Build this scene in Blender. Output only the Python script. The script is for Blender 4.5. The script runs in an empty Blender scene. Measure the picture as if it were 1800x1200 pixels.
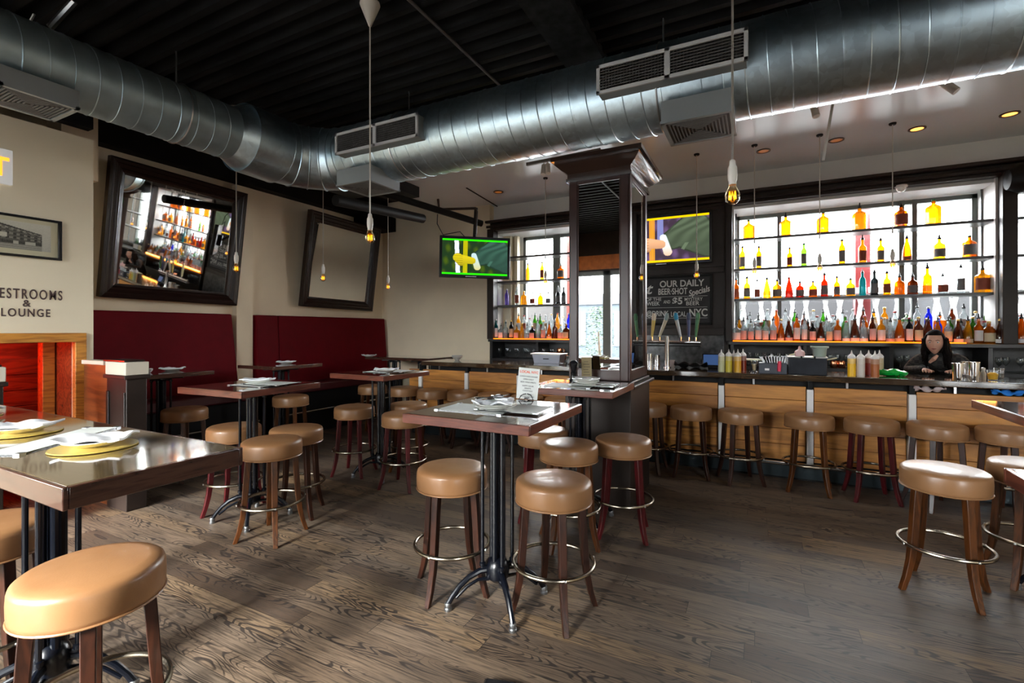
import bpy, math, random
from math import sin, cos, pi, radians, sqrt
from mathutils import Matrix, Vector
random.seed(7)
S = bpy.context.scene
COL = S.collection
# ------------------------------------------------------------ camera
CAMZ, F, YAW, HZ = 1.49, 845.0, radians(27.24), 580.0
cam_d = bpy.data.cameras.new('camera')
cam = bpy.data.objects.new('camera', cam_d); COL.objects.link(cam)
cam.location = (0, 0, CAMZ); cam.rotation_euler = (radians(90), 0, YAW)
cam_d.sensor_width = 36; cam_d.lens = F / 1800 * 36
cam_d.shift_y = (HZ - 600) / 1800
cam_d.clip_start = 0.05
S.camera = cam
# ------------------------------------------------------------ world, exposure
S.view_settings.view_transform = 'Standard'; S.view_settings.look = 'None'
S.view_settings.gamma = 1; S.view_settings.use_curve_mapping = False
S.view_settings.exposure = 2.3
W = bpy.data.worlds.new('overcast_sky'); S.world = W; W.use_nodes = True
bg = W.node_tree.nodes['Background']; bg.inputs[0].default_value = (0.97, 0.98, 1.0, 1); bg.inputs[1].default_value = 8.5
S.cycles.use_denoising = True
S.cycles.max_bounces = 10; S.cycles.diffuse_bounces = 5; S.cycles.glossy_bounces = 5
S.cycles.transparent_max_bounces = 24; S.cycles.transmission_bounces = 6
S.cycles.sample_clamp_indirect = 6.0; S.cycles.caustics_reflective = False; S.cycles.caustics_refractive = False
def lamp(name, kind, loc, power, col=(1, 1, 1), rot=(0, 0, 0), size=None, sy=None, portal=False, **k):
    d = bpy.data.lights.new(name, kind); d.energy = power; d.color = col
    if kind == 'AREA':
        d.shape = 'RECTANGLE'; d.size = size; d.size_y = sy or size
        if portal: d.cycles.is_portal = True
    if kind in ('POINT', 'SPOT') and size: d.shadow_soft_size = size
    for a, b in k.items(): setattr(d, a, b)
    o = bpy.data.objects.new(name, d); COL.objects.link(o); o.location = loc; o.rotation_euler = rot
    return o
# daylight openings (portals only guide the sky light through the windows)
lamp('storefront_portal', 'AREA', (-3.55, -2.55, 1.65), 1, rot=(radians(90), 0, 0), size=4.1, sy=2.7, portal=True)
lamp('storefront_portal_right', 'AREA', (4.1, -2.55, 1.65), 1, rot=(radians(90), 0, 0), size=1.4, sy=2.7, portal=True)
lamp('bar_window_portal', 'AREA', (1.0, 7.56, 2.2), 1, rot=(radians(-90), 0, 0), size=6.4, sy=1.8, portal=True)
lamp('bar_window_left_portal', 'AREA', (-2.8, 7.56, 2.2), 1, rot=(radians(-90), 0, 0), size=1.8, sy=1.8, portal=True)
# low soft sun reaching in through the street windows behind the camera
lamp('sun', 'SUN', (-4, -8, 6), 5.0, (1.0, 0.97, 0.92), rot=(radians(63), 0, radians(-4)), angle=radians(16))
# stairwell's red lamp
lamp('stairwell_red_lamp', 'POINT', (-5.9, 1.5, 1.2), 2.2, (1, 0.02, 0.005), size=0.06)

# ------------------------------------------------------------ pixel -> place
def ray(x, y):
    t = (x - 900) / F; u = (HZ - y) / F
    return Vector((.8891 * t - .4577, .8891 + .4577 * t, u))
def onz(x, y, z):
    d = ray(x, y); k = (z - CAMZ) / d.z; return Vector((d.x * k, d.y * k, z))
def onY(x, y, Y):
    d = ray(x, y); k = Y / d.y; return Vector((d.x * k, Y, CAMZ + d.z * k))
def onX(x, y, X):
    d = ray(x, y); k = X / d.x; return Vector((X, d.y * k, CAMZ + d.z * k))
# ------------------------------------------------------------ mesh builder
class MB:
    def __init__(s): s.v = []; s.f = []; s.m = []
    def add(s, vs, fs, M=None, mi=0):
        b = len(s.v)
        s.v += [tuple(M @ Vector(v)) if M is not None else tuple(v) for v in vs]
        s.f += [tuple(i + b for i in f) for f in fs]; s.m += [mi] * len(fs)
        return s
    def box(s, x0, x1, y0, y1, z0, z1, M=None, mi=0):
        vs = [(x, y, z) for z in (z0, z1) for y in (y0, y1) for x in (x0, x1)]
        return s.add(vs, [(0, 2, 3, 1), (4, 5, 7, 6), (0, 1, 5, 4), (2, 6, 7, 3), (0, 4, 6, 2), (1, 3, 7, 5)], M, mi)
    def lathe(s, prof, n=24, M=None, mi=0, a0=0, a1=2 * pi, cap=True):
        full = abs(a1 - a0 - 2 * pi) < 1e-6
        k = n if full else n + 1
        vs = []; fs = []
        for r, z in prof:
            for i in range(k):
                a = a0 + (a1 - a0) * i / n
                vs.append((r * cos(a), r * sin(a), z))
        for j in range(len(prof) - 1):
            for i in range(n):
                i2 = (i + 1) % k
                fs.append((j * k + i, j * k + i2, (j + 1) * k + i2, (j + 1) * k + i))
        if cap and full:
            if prof[0][0] > 1e-5: fs.append(tuple(reversed(range(k))))
            if prof[-1][0] > 1e-5: fs.append(tuple((len(prof) - 1) * k + i for i in range(k)))
        return s.add(vs, fs, M, mi)
    def tube(s, pts, r, n=10, closed=False, M=None, mi=0, sq=None, cap=True):
        P = [Vector(p) for p in pts]; m = len(P)
        R = r if isinstance(r, (list, tuple)) else [r] * m
        vs = []; fs = []; up = None
        for j in range(m):
            a = P[(j - 1) % m] if (closed or j > 0) else P[j]
            b = P[(j + 1) % m] if (closed or j < m - 1) else P[j]
            T = (b - a).normalized()
            if up is None:
                up = Vector((0, 0, 1)) if abs(T.z) < .9 else Vector((0, 1, 0))
            N = (up - T * up.dot(T)).normalized(); B = T.cross(N); up = N
            for i in range(n):
                an = 2 * pi * (i + .5) / n
                q = R[j] * (sqrt(2) if n == 4 else 1)
                vs.append(tuple(P[j] + N * cos(an) * q + B * sin(an) * q))
        for j in range(m if closed else m - 1):
            j2 = (j + 1) % m
            for i in range(n):
                i2 = (i + 1) % n
                fs.append((j * n + i, j * n + i2, j2 * n + i2, j2 * n + i))
        if not closed and cap:
            fs.append(tuple(reversed(range(n)))); fs.append(tuple((m - 1) * n + i for i in range(n)))
        return s.add(vs, fs, M, mi)
    def ring(s, R, z, r, n=40, k=8, M=None, mi=0, c=(0, 0)):
        return s.tube([(c[0] + R * cos(2 * pi * i / n), c[1] + R * sin(2 * pi * i / n), z) for i in range(n)], r, k, True, M, mi)
    def prism(s, poly, z0, z1, M=None, mi=0):
        n = len(poly)
        vs = [(x, y, z0) for x, y in poly] + [(x, y, z1) for x, y in poly]
        fs = [tuple(reversed(range(n))), tuple(range(n, 2 * n))] + [(i, (i + 1) % n, n + (i + 1) % n, n + i) for i in range(n)]
        return s.add(vs, fs, M, mi)
    def flat(s, poly, z=0, M=None, mi=0):
        return s.add([(x, y, z) for x, y in poly], [tuple(range(len(poly)))], M, mi)
    def mesh(s, name, mat, smooth=32):
        me = bpy.data.meshes.new(name); me.from_pydata(s.v, [], s.f); me.validate()
        for m_ in (mat if isinstance(mat, (list, tuple)) else [mat]): me.materials.append(m_)
        if len(me.materials) > 1 and len(me.polygons) == len(s.m): me.polygons.foreach_set('material_index', s.m)
        me.update()
        import bmesh
        b = bmesh.new(); b.from_mesh(me); bmesh.ops.recalc_face_normals(b, faces=b.faces); b.to_mesh(me); b.free()
        if smooth:
            me.shade_smooth(); me.set_sharp_from_angle(angle=radians(smooth))
        return me
def T(x, y=None, z=0):
    return Matrix.Translation(x) if y is None else Matrix.Translation((x, y, z))
def RZ(a): return Matrix.Rotation(a, 4, 'Z')
def RX(a): return Matrix.Rotation(a, 4, 'X')
def RY(a): return Matrix.Rotation(a, 4, 'Y')
def obj(name, mb, mat, parent=None, bevel=0, smooth=32, label=None, loc=None, rz=0):
    me = mb.mesh(name, mat, smooth) if isinstance(mb, MB) else mb
    o = bpy.data.objects.new(name, me); COL.objects.link(o)
    if parent: o.parent = parent
    if bevel:
        b = o.modifiers.new('bevel', 'BEVEL'); b.width = bevel; b.segments = 2; b.limit_method = 'ANGLE'; b.angle_limit = radians(40)
    if label: o['label'] = label
    if loc: o.location = loc
    if rz: o.rotation_euler.z = rz
    return o
def tag(o, label, cat, group=None, kind=None):
    o['label'] = label; o['category'] = cat
    if group: o['group'] = group
    if kind: o['kind'] = kind
    return o
def thing(name, label, cat, loc=(0, 0, 0), rz=0, group=None):
    o = bpy.data.objects.new(name, None); COL.objects.link(o); o.empty_display_size = .05
    o.location = loc; o.rotation_euler.z = rz
    return tag(o, label, cat, group)
def struct(name, mb, mat, parent=None, bevel=0, label=None, smooth=32):
    o = obj(name, mb, mat, parent, bevel, smooth)
    if parent is None: o['kind'] = 'structure'; o['label'] = label or name.replace('_', ' ')
    return o
def kids(o): return [c for c in ALLKIDS.get(o.name, [])]
ALLKIDS = {}
def dup(o, loc=None, rz=None, label=None, group=None, parent=None, swap=None, scale=None):
    c = o.copy(); COL.objects.link(c); c.parent = parent
    if swap and o.name.split('.')[0] in swap and o.type == 'MESH':
        me = o.data.copy(); me.materials.clear(); me.materials.append(swap[o.name.split('.')[0]]); c.data = me
    if loc is not None: c.location = loc
    if rz is not None: c.rotation_euler.z = rz
    if scale is not None: c.scale = scale if hasattr(scale, '__len__') else (scale,) * 3
    if label: c['label'] = label
    if group: c['group'] = group
    for k in list(o.children): dup(k, parent=c, swap=swap)
    return c
def text_mesh(s, size, extrude=0.0, align='CENTER', mat=None, bold=0.0, shear=0.0, spacing=1.0, sx=1.0):
    cu = bpy.data.curves.new('text', 'FONT'); cu.body = s; cu.size = size; cu.extrude = extrude; cu.align_x = align
    cu.offset = bold; cu.shear = shear; cu.space_character = spacing
    o = bpy.data.objects.new('tmp_text', cu); COL.objects.link(o)
    bpy.context.view_layer.update()
    me = bpy.data.meshes.new_from_object(o.evaluated_get(bpy.context.evaluated_depsgraph_get()))
    bpy.data.objects.remove(o)
    me.transform(Matrix.Diagonal((sx, 1, 1, 1)))
    me.materials.clear()
    if mat: me.materials.append(mat)
    return me
ORD = ['leftmost', 'second', 'third', 'fourth', 'fifth', 'sixth', 'seventh', 'eighth', 'ninth', 'tenth', 'eleventh', 'twelfth', 'thirteenth',
       'fourteenth', 'fifteenth', 'sixteenth', 'seventeenth', 'eighteenth', 'nineteenth', 'twentieth', 'twenty-first', 'twenty-second',
       'twenty-third', 'twenty-fourth', 'twenty-fifth', 'twenty-sixth', 'twenty-seventh', 'twenty-eighth', 'twenty-ninth', 'thirtieth',
       'thirty-first', 'thirty-second', 'thirty-third', 'thirty-fourth', 'thirty-fifth', 'thirty-sixth', 'thirty-seventh', 'thirty-eighth',
       'thirty-ninth', 'fortieth', 'forty-first', 'forty-second', 'forty-third', 'forty-fourth', 'forty-fifth', 'forty-sixth', 'forty-seventh', 'forty-eighth']
def nth(i): return 'leftmost' if i == 0 else ORD[i] + ' from left'
# ------------------------------------------------------------ materials
def mat(name, col=(.5, .5, .5), rough=.5, metal=0, emit=0, ecol=None, coat=0, spec=.5, alpha=None):
    m = bpy.data.materials.new(name); m.use_nodes = True
    p = m.node_tree.nodes['Principled BSDF']
    p.inputs['Base Color'].default_value = (*col, 1); p.inputs['Roughness'].default_value = rough; p.inputs['Metallic'].default_value = metal
    p.inputs['Specular IOR Level'].default_value = spec
    if coat: p.inputs['Coat Weight'].default_value = coat; p.inputs['Coat Roughness'].default_value = .06
    if emit: p.inputs['Emission Color'].default_value = (*(ecol or col), 1); p.inputs['Emission Strength'].default_value = emit
    return m
class NT:
    def __init__(s, m): s.m = m; s.t = m.node_tree; s.p = s.t.nodes['Principled BSDF']
    def n(s, typ, **k):
        nd = s.t.nodes.new(typ)
        for a, b in k.items():
            if a.startswith('i_'):
                key = a[2:].replace('_', ' '); nd.inputs[int(key) if key.isdigit() else key].default_value = b
            else: setattr(nd, a, b)
        return nd
    def l(s, a, b): s.t.links.new(a, b)
    def math(s, op, a, b=None, c=None):
        nd = s.t.nodes.new('ShaderNodeMath'); nd.operation = op
        for i, v in enumerate((a, b, c)):
            if v is None: continue
            if isinstance(v, (int, float)): nd.inputs[i].default_value = v
            else: s.l(v, nd.inputs[i])
        return nd.outputs[0]
    def ramp(s, fac, stops):
        r = s.t.nodes.new('ShaderNodeValToRGB'); e = r.color_ramp.elements
        while len(e) < len(stops): e.new(.5)
        for i, (p, c) in enumerate(stops): e[i].position = p; e[i].color = (*c, 1)
        s.l(fac, r.inputs[0]); return r.outputs[0]
    def coord(s, scale=(1, 1, 1), kind='Object', loc=(0, 0, 0), rot=(0, 0, 0)):
        tc = s.n('ShaderNodeTexCoord'); mp = s.n('ShaderNodeMapping')
        mp.inputs['Scale'].default_value = scale; mp.inputs['Location'].default_value = loc; mp.inputs['Rotation'].default_value = rot
        s.l(tc.outputs[kind], mp.inputs[0]); return mp.outputs[0]
    def noise(s, vec, scale, detail=4, rough=.5, dist=0, out=0):
        nd = s.n('ShaderNodeTexNoise'); nd.inputs['Scale'].default_value = scale; nd.inputs['Detail'].default_value = detail
        nd.inputs['Roughness'].default_value = rough; nd.inputs['Distortion'].default_value = dist
        s.l(vec, nd.inputs['Vector']); return nd.outputs[out]
    def mix(s, fac, a, b, typ='MIX'):
        nd = s.n('ShaderNodeMix', data_type='RGBA', blend_type=typ)
        for i, v in ((0, fac), (6, a), (7, b)):
            if isinstance(v, (int, float)): nd.inputs[i].default_value = v
            elif isinstance(v, tuple): nd.inputs[i].default_value = (*v, 1)
            else: s.l(v, nd.inputs[i])
        return nd.outputs[2]
    def bump(s, h, strength=.2, dist=.01):
        b = s.n('ShaderNodeBump'); b.inputs['Strength'].default_value = strength; b.inputs['Distance'].default_value = dist
        s.l(h, b.inputs['Height']); s.l(b.outputs[0], s.p.inputs['Normal'])
def mottled(name, col, var=.12, scale=3, rough=.6, bump=0, bscale=60, **k):
    m = mat(name, col, rough, **k); N = NT(m); c = N.coord()
    n = N.noise(c, scale, 5)
    lo = tuple(max(0, x * (1 - var)) for x in col); hi = tuple(min(1, x * (1 + var)) for x in col)
    N.l(N.ramp(n, [(.3, lo), (.7, hi)]), N.p.inputs['Base Color'])
    if bump: N.bump(N.noise(c, bscale, 3), bump, .004)
    return m
def wood(name, base, dark, sc=(3, 30, 30), rough=.4, ring=8, knots=False, coat=0, amt=1.0, spec=.5):
    """grain runs along the axis with the small scale"""
    m = mat(name, base, rough, coat=coat, spec=spec); N = NT(m); c = N.coord(sc)
    n = N.noise(c, 1.0, 3, .5, .6)
    w = N.math('FRACT', N.math('MULTIPLY', n, ring))
    w = N.math('ABSOLUTE', N.math('SUBTRACT', w, .5))
    f = N.noise(N.coord(tuple(x * 6 for x in sc)), 1.0, 4, .6)
    k = N.math('ADD', N.math('MULTIPLY', w, 1.1 * amt), N.math('MULTIPLY', f, .55))
    col = N.ramp(k, [(.15, dark), (.75, base)])
    if knots:
        v = N.n('ShaderNodeTexVoronoi'); v.inputs['Scale'].default_value = 1.0
        N.l(N.coord((sc[0] * .75, 6.5, 6.5)), v.inputs['Vector'])
        kn = N.ramp(v.outputs['Distance'], [(.05, (0, 0, 0)), (.16, (1, 1, 1))])
        col = N.mix(N.math('SUBTRACT', 1, kn), col, tuple(x * .35 for x in dark))
    N.l(col, N.p.inputs['Base Color'])
    return m
M = {}
M['beige'] = mottled('beige_plaster', (.84, .70, .51), .07, 1.3, .75, .08, 25)
M['beige2'] = mottled('cream_plaster', (.86, .76, .57), .05, 1.1, .7, .06, 25)
M['white'] = mottled('white_paint', (.78, .77, .75), .04, 1.5, .5)
M['soffit'] = mottled('soffit_gloss_paint', (.74, .79, .83), .04, 1.2, .22)
M['blackceil'] = mottled('black_ceiling_paint', (.0075, .0075, .008), .3, 4, .7, spec=.12)
M['black'] = mat('black_matte', (.006, .006, .0065), .55, spec=.2)
M['blackgloss'] = mat('black_plastic', (.01, .01, .012), .25)
M['iron'] = mat('black_cast_iron', (.002, .003, .006), .26, spec=.42)
M['steel'] = mat('steel', (.62, .62, .62), .28, 1)
M['chrome'] = mat('chrome', (.85, .85, .85), .12, 1)
M['brass'] = mat('worn_brass', (.29, .25, .195), .27, 1)
M['dull'] = mat('dull_steel', (.30, .31, .32), .4, 1)
M['brown'] = mottled('dark_brown_paint', (.024, .016, .013), .25, 5, .42, spec=.3)
M['brownr'] = mottled('dark_brown_painted_column', (.042, .016, .011), .2, 5, .35)
M['mirror'] = mat('mirror_glass', (.86, .88, .88), .015, 1)
M['mirrorold'] = mat('framed_mirror_glass', (.80, .80, .78), .02, 1)
M['frame'] = mottled('mahogany_frame', (.016, .0065, .0045), .3, 12, .32, coat=.15, spec=.35)
M['red'] = mottled('red_vinyl', (.115, .0, .004), .12, 6, .65, .03, 80, spec=.12)
M['redseam'] = mat('red_seam', (.06, .0, .004), .5)
M['cream'] = mat('cream_cap', (.72, .67, .55), .5)
M['linen'] = mottled('white_linen', (.80, .81, .84), .05, 30, .8, .1, 120)
M['china'] = mat('white_china', (.82, .82, .78), .12, coat=.5)
M['paper'] = mat('paper', (.74, .76, .73), .7)
M['ink'] = mat('ink', (.05, .05, .05), .7)
M['redink'] = mat('red_ink', (.8, .10, .04), .7)
M['charger'] = mat('yellow_varnished_charger', (.62, .45, .10), .15, coat=.6)
M['pine'] = wood('knotty_pine', (.60, .26, .055), (.28, .10, .02), (.9, 7, 7), .42, 4, True, amt=.75)
M['pinetrim'] = wood('pine_trim', (.62, .27, .045), (.33, .11, .02), (9, 1.1, 9), .4, 7, True)
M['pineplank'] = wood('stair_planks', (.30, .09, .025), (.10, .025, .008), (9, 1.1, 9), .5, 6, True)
M['legbrown'] = wood('walnut_leg', (.038, .011, .005), (.010, .0035, .002), (24, 24, 3), .36, 4, coat=.06, spec=.35)
M['legtan'] = wood('oak_leg', (.088, .026, .005), (.022, .007, .002), (24, 24, 3), .36, 4, coat=.06, spec=.35)
M['legred'] = wood('mahogany_leg', (.075, .006, .008), (.025, .003, .003), (24, 24, 3), .36, 4, coat=.06, spec=.35)
M['bartop'] = wood('bar_top', (.075, .045, .024), (.03, .018, .01), (1.5, 14, 14), .12, 5, coat=1.0); M['bartop'].node_tree.nodes['Principled BSDF'].inputs['Coat IOR'].default_value = 1.8
M['bark'] = wood('bark', (.12, .08, .05), (.05, .03, .02), (10, 10, 2), .8)
M['leaf'] = mottled('foliage', (.018, .045, .007), .7, 8, .6)
def leather():
    m = mat('tan_leather', (.40, .215, .10), .36, coat=.1); N = NT(m); c = N.coord()
    n = N.noise(c, 7, 4)
    N.l(N.ramp(n, [(.3, (.245, .118, .049)), (.7, (.30, .149, .065))]), N.p.inputs['Base Color'])
    N.bump(N.noise(c, 170, 2), .12, .002)
    r = N.noise(c, 12, 3); N.l(N.math('ADD', N.math('MULTIPLY', r, .2), .27), N.p.inputs['Roughness'])
    return m
M['leather'] = leather()
def floor_mat():
    m = mat('grey_oak_planks', rough=.4, spec=.3); N = NT(m)
    tc = N.n('ShaderNodeTexCoord'); sp = N.n('ShaderNodeSeparateXYZ'); N.l(tc.outputs['Object'], sp.inputs[0])
    x, y = sp.outputs[0], sp.outputs[1]
    row = N.math('FLOOR', N.math('DIVIDE', y, .127))
    wn = N.n('ShaderNodeTexWhiteNoise', noise_dimensions='1D'); N.l(row, wn.inputs['W'])
    xs = N.math('ADD', N.math('DIVIDE', x, 1.15), N.math('MULTIPLY', wn.outputs[0], 7.3))
    seg = N.math('FLOOR', xs)
    cb = N.n('ShaderNodeCombineXYZ'); N.l(row, cb.inputs[0]); N.l(seg, cb.inputs[1])
    w2 = N.n('ShaderNodeTexWhiteNoise', noise_dimensions='2D'); N.l(cb.outputs[0], w2.inputs['Vector'])
    rnd = w2.outputs[0]
    # grain: contours of a stretched noise -> cathedral figures
    g = N.n('ShaderNodeCombineXYZ')
    N.l(N.math('ADD', N.math('MULTIPLY', x, 1.7), N.math('MULTIPLY', rnd, 31)), g.inputs[0])
    N.l(N.math('ADD', N.math('MULTIPLY', y, 10.5), N.math('MULTIPLY', rnd, 17)), g.inputs[1])
    n1 = N.noise(g.outputs[0], 1.0, 1.6, .4, .25)
    st = N.math('SINE', N.math('MULTIPLY', n1, 105))
    g2 = N.n('ShaderNodeCombineXYZ')
    N.l(N.math('ADD', N.math('MULTIPLY', x, 4.5), N.math('MULTIPLY', rnd, 13)), g2.inputs[0])
    N.l(N.math('MULTIPLY', y, 110), g2.inputs[1])
    fine = N.noise(g2.outputs[0], 1.0, 4, .6)
    patch = N.noise(g.outputs[0], .8, 3, .5)
    line = N.ramp(N.math('ADD', N.math('MULTIPLY', st, .5), N.math('MULTIPLY', N.math('SUBTRACT', patch, .41), 2.6)), [(.5, (0, 0, 0)), (.8, (1, 1, 1))])
    base = N.ramp(rnd, [(0, (.075, .048, .032)), (.3, (.125, .085, .056)), (.6, (.185, .130, .088)), (.85, (.145, .108, .078)), (1, (.25, .160, .085))])
    base = N.mix(N.math('MULTIPLY', N.math('SUBTRACT', fine, .2), .8), (.06, .05, .042), base) if False else N.mix(N.ramp(fine, [(.36, (.85, .85, .85)), (.56, (0, 0, 0))]), base, (.040, .029, .022))
    col = N.mix(N.math('MULTIPLY', line, .88), base, (.018, .014, .013))
    dirt = N.noise(N.coord((1, 1, 1)), 1.4, 4)
    col = N.mix(N.ramp(dirt, [(.35, (.35, .35, .35)), (.6, (0, 0, 0))]), col, (.06, .05, .045))
    # seams
    fy = N.math('ABSOLUTE', N.math('SUBTRACT', N.math('FRACT', N.math('DIVIDE', y, .127)), .5))
    fx = N.math('ABSOLUTE', N.math('SUBTRACT', N.math('FRACT', xs), .5))
    seam = N.math('MAXIMUM', N.math('GREATER_THAN', fy, .488), N.math('GREATER_THAN', fx, .4985))
    col = N.mix(N.math('MULTIPLY', seam, .75), col, (.012, .01, .009))
    N.l(col, N.p.inputs['Base Color'])
    N.l(N.math('ADD', .36, N.math('MULTIPLY', fine, .28)), N.p.inputs['Roughness'])
    h = N.math('SUBTRACT', N.math('MULTIPLY', fine, .3), N.math('ADD', N.math('MULTIPLY', seam, 1.0), N.math('MULTIPLY', line, .35)))
    N.bump(h, .25, .003)
    return m
M['floor'] = floor_mat()
def duct_mat():
    m = mat('galvanised_steel', (.5, .54, .55), .36, 1); N = NT(m); c = N.coord((1, 1, 1))
    v = N.n('ShaderNodeTexVoronoi'); v.inputs['Scale'].default_value = 26; N.l(c, v.inputs['Vector'])
    n = N.noise(c, 3, 4)
    k = N.math('ADD', N.math('MULTIPLY', v.outputs['Color'], .35), N.math('MULTIPLY', n, .65))
    N.l(N.ramp(k, [(.2, (.40, .49, .55)), (.8, (.62, .75, .82))]), N.p.inputs['Base Color'])
    N.l(N.math('ADD', .27, N.math('MULTIPLY', k, .2)), N.p.inputs['Roughness'])
    return m
M['duct'] = duct_mat()
M['ductside'] = mottled('matte_galvanised_steel', (.33, .42, .46), .18, 5, .42, metal=.75)
M['ductwhite'] = mat('white_vent_frame', (.66, .67, .69), .4)
M['ventgrey'] = mat('grey_vent_box', (.36, .39, .40), .4, .4)
M['mesh'] = mat('dark_vent_backing', (.03, .03, .03), .5)
M['grilleside'] = mat('grille_bar', (.16, .16, .16), .45)
def table_mat(name, a, b, sc=(1.6, 18, 18), rough=.09):
    m = wood(name, a, b, sc, rough, 6, coat=1.0); m.node_tree.nodes['Principled BSDF'].inputs['Coat IOR'].default_value = 1.85; return m
M['tabletop'] = table_mat('varnished_table_top', (.10, .052, .028), (.045, .02, .012))
M['tabletopL'] = table_mat('lacquered_table_top', (.14, .095, .045), (.065, .045, .024))
M['tableedge'] = wood('reddish_table_edge', (.155, .042, .024), (.06, .014, .009), (3, 3, 30), .28, 4, coat=.4)
M['tableedged'] = wood('dark_table_edge', (.07, .028, .018), (.03, .012, .008), (3, 3, 30), .25, 4, coat=.5)
def thin(name, tint, gloss=.1, rough=.02, clear=True):
    m = bpy.data.materials.new(name); m.use_nodes = True; t = m.node_tree; t.nodes.clear()
    o = t.nodes.new('ShaderNodeOutputMaterial'); mx = t.nodes.new('ShaderNodeMixShader')
    tr = t.nodes.new('ShaderNodeBsdfTransparent'); tr.inputs[0].default_value = (*tint, 1)
    gl = t.nodes.new('ShaderNodeBsdfGlossy'); gl.inputs['Roughness'].default_value = rough
    fr = t.nodes.new('ShaderNodeLayerWeight'); fr.inputs[0].default_value = .25
    ma = t.nodes.new('ShaderNodeMath'); ma.operation = 'MULTIPLY_ADD'; ma.inputs[1].default_value = .5; ma.inputs[2].default_value = gloss * .3
    t.links.new(fr.outputs['Fresnel'], ma.inputs[0]); t.links.new(ma.outputs[0], mx.inputs[0])
    t.links.new(tr.outputs[0], mx.inputs[1]); t.links.new(gl.outputs[0], mx.inputs[2]); t.links.new(mx.outputs[0], o.inputs[0])
    return m
def liquid(name, tint, body, k=.35, gloss=.1):
    """coloured see-through bottle: tinted transmission plus some scattered body colour"""
    m = thin(name, tint, gloss); t = m.node_tree
    tr = [n for n in t.nodes if n.type == 'BSDF_TRANSPARENT'][0]; mx = [n for n in t.nodes if n.type == 'MIX_SHADER'][0]
    d = t.nodes.new('ShaderNodeBsdfDiffuse'); d.inputs[0].default_value = (*body, 1)
    tl = t.nodes.new('ShaderNodeBsdfTranslucent'); tl.inputs[0].default_value = (*body, 1)
    a = t.nodes.new('ShaderNodeMixShader'); a.inputs[0].default_value = .5; t.links.new(d.outputs[0], a.inputs[1]); t.links.new(tl.outputs[0], a.inputs[2])
    b = t.nodes.new('ShaderNodeMixShader'); b.inputs[0].default_value = k; t.links.new(tr.outputs[0], b.inputs[1]); t.links.new(a.outputs[0], b.inputs[2])
    t.links.new(b.outputs[0], mx.inputs[1]); return m
M['pane'] = thin('window_pane', (.95, .97, .97), .08)
M['glass'] = thin('clear_glass', (.88, .91, .90), .25)
G = {
 'amber': liquid('amber_spirit', (.62, .26, .015), (.75, .22, .01), .35),
 'gold': liquid('golden_spirit', (.75, .46, .04), (.8, .4, .03), .3),
 'red': liquid('dark_red_spirit', (.42, .05, .01), (.4, .03, .01), .4),
 'brown': liquid('brown_spirit', (.28, .10, .03), (.18, .05, .015), .4),
 'clear': liquid('clear_spirit', (.62, .67, .67), (.7, .7, .72), .2),
 'green': liquid('green_glass', (.20, .50, .06), (.08, .25, .04), .3),
 'teal': liquid('teal_glass', (.02, .33, .33), (.01, .25, .27), .4),
 'dark': liquid('black_glass', (.06, .07, .07), (.02, .02, .02), .6),
 'blue': liquid('blue_glass', (.05, .10, .75), (.03, .06, .7), .5),
 'violet': liquid('violet_glass', (.35, .25, .7), (.25, .15, .55), .5),
}
LB = {'white': mat('white_label', (.72, .70, .68), .6), 'cream': mat('cream_label', (.62, .52, .33), .6), 'black': mat('black_label', (.03, .03, .03), .5),
      'rust': mat('rust_label', (.28, .05, .02), .6), 'grey': mat('grey_label', (.16, .15, .15), .6), 'pink': mat('pale_pink_label', (.62, .42, .38), .6)}
CAPM = {'black': M['blackgloss'], 'green': mat('green_cap', (.02, .12, .03), .4), 'red': mat('red_cap', (.35, .02, .02), .4), 'gold': mat('gold_cap', (.55, .36, .1), .35, .6), 'white': mat('white_cap', (.7, .7, .7), .4)}
M['led'] = mat('amber_led_strip', (1, .30, .01), .5, emit=.6, ecol=(1, .15, .001))
M['filament'] = mat('glowing_filament', (1, .5, .05), .5, emit=.45, ecol=(1, .36, .008))
M['bulbglass'] = thin('bulb_glass', (1, .90, .72), .3)
M['cord'] = mat('white_cord', (.62, .58, .52), .5)
M['socket'] = mat('porcelain_socket', (.7, .66, .6), .4)
# ============================================================ SETTING
XL, XR, YF, YB = -6.3, 5.0, -2.6, 7.5
struct('floor', MB().box(XL - .2, XR + .2, YF - .2, 7.6, -.1, 0), M['floor'], label='grey brown oak plank floor with dark cathedral grain')
# black corrugated deck over the dining side, ribs along X
dk = MB(); poly = []; y = YF - .2
while y < 4.5:
    poly += [(y, 3.73), (y + .05, 3.73), (y + .075, 3.82), (y + .135, 3.82)]; y += .16
pts = [(XL - .2, p[0], p[1]) for p in poly] + [(XR + .2, p[0], p[1]) for p in poly]; n = len(poly)
dk.add(pts, [(i, i + 1, n + i + 1, n + i) for i in range(n - 1)]); dk.box(XL - .2, XR + .2, YF - .2, 4.6, 3.96, 4.0)
struct('ceiling', dk, M['blackceil'], label='black painted corrugated metal deck ceiling', smooth=0)
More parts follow.
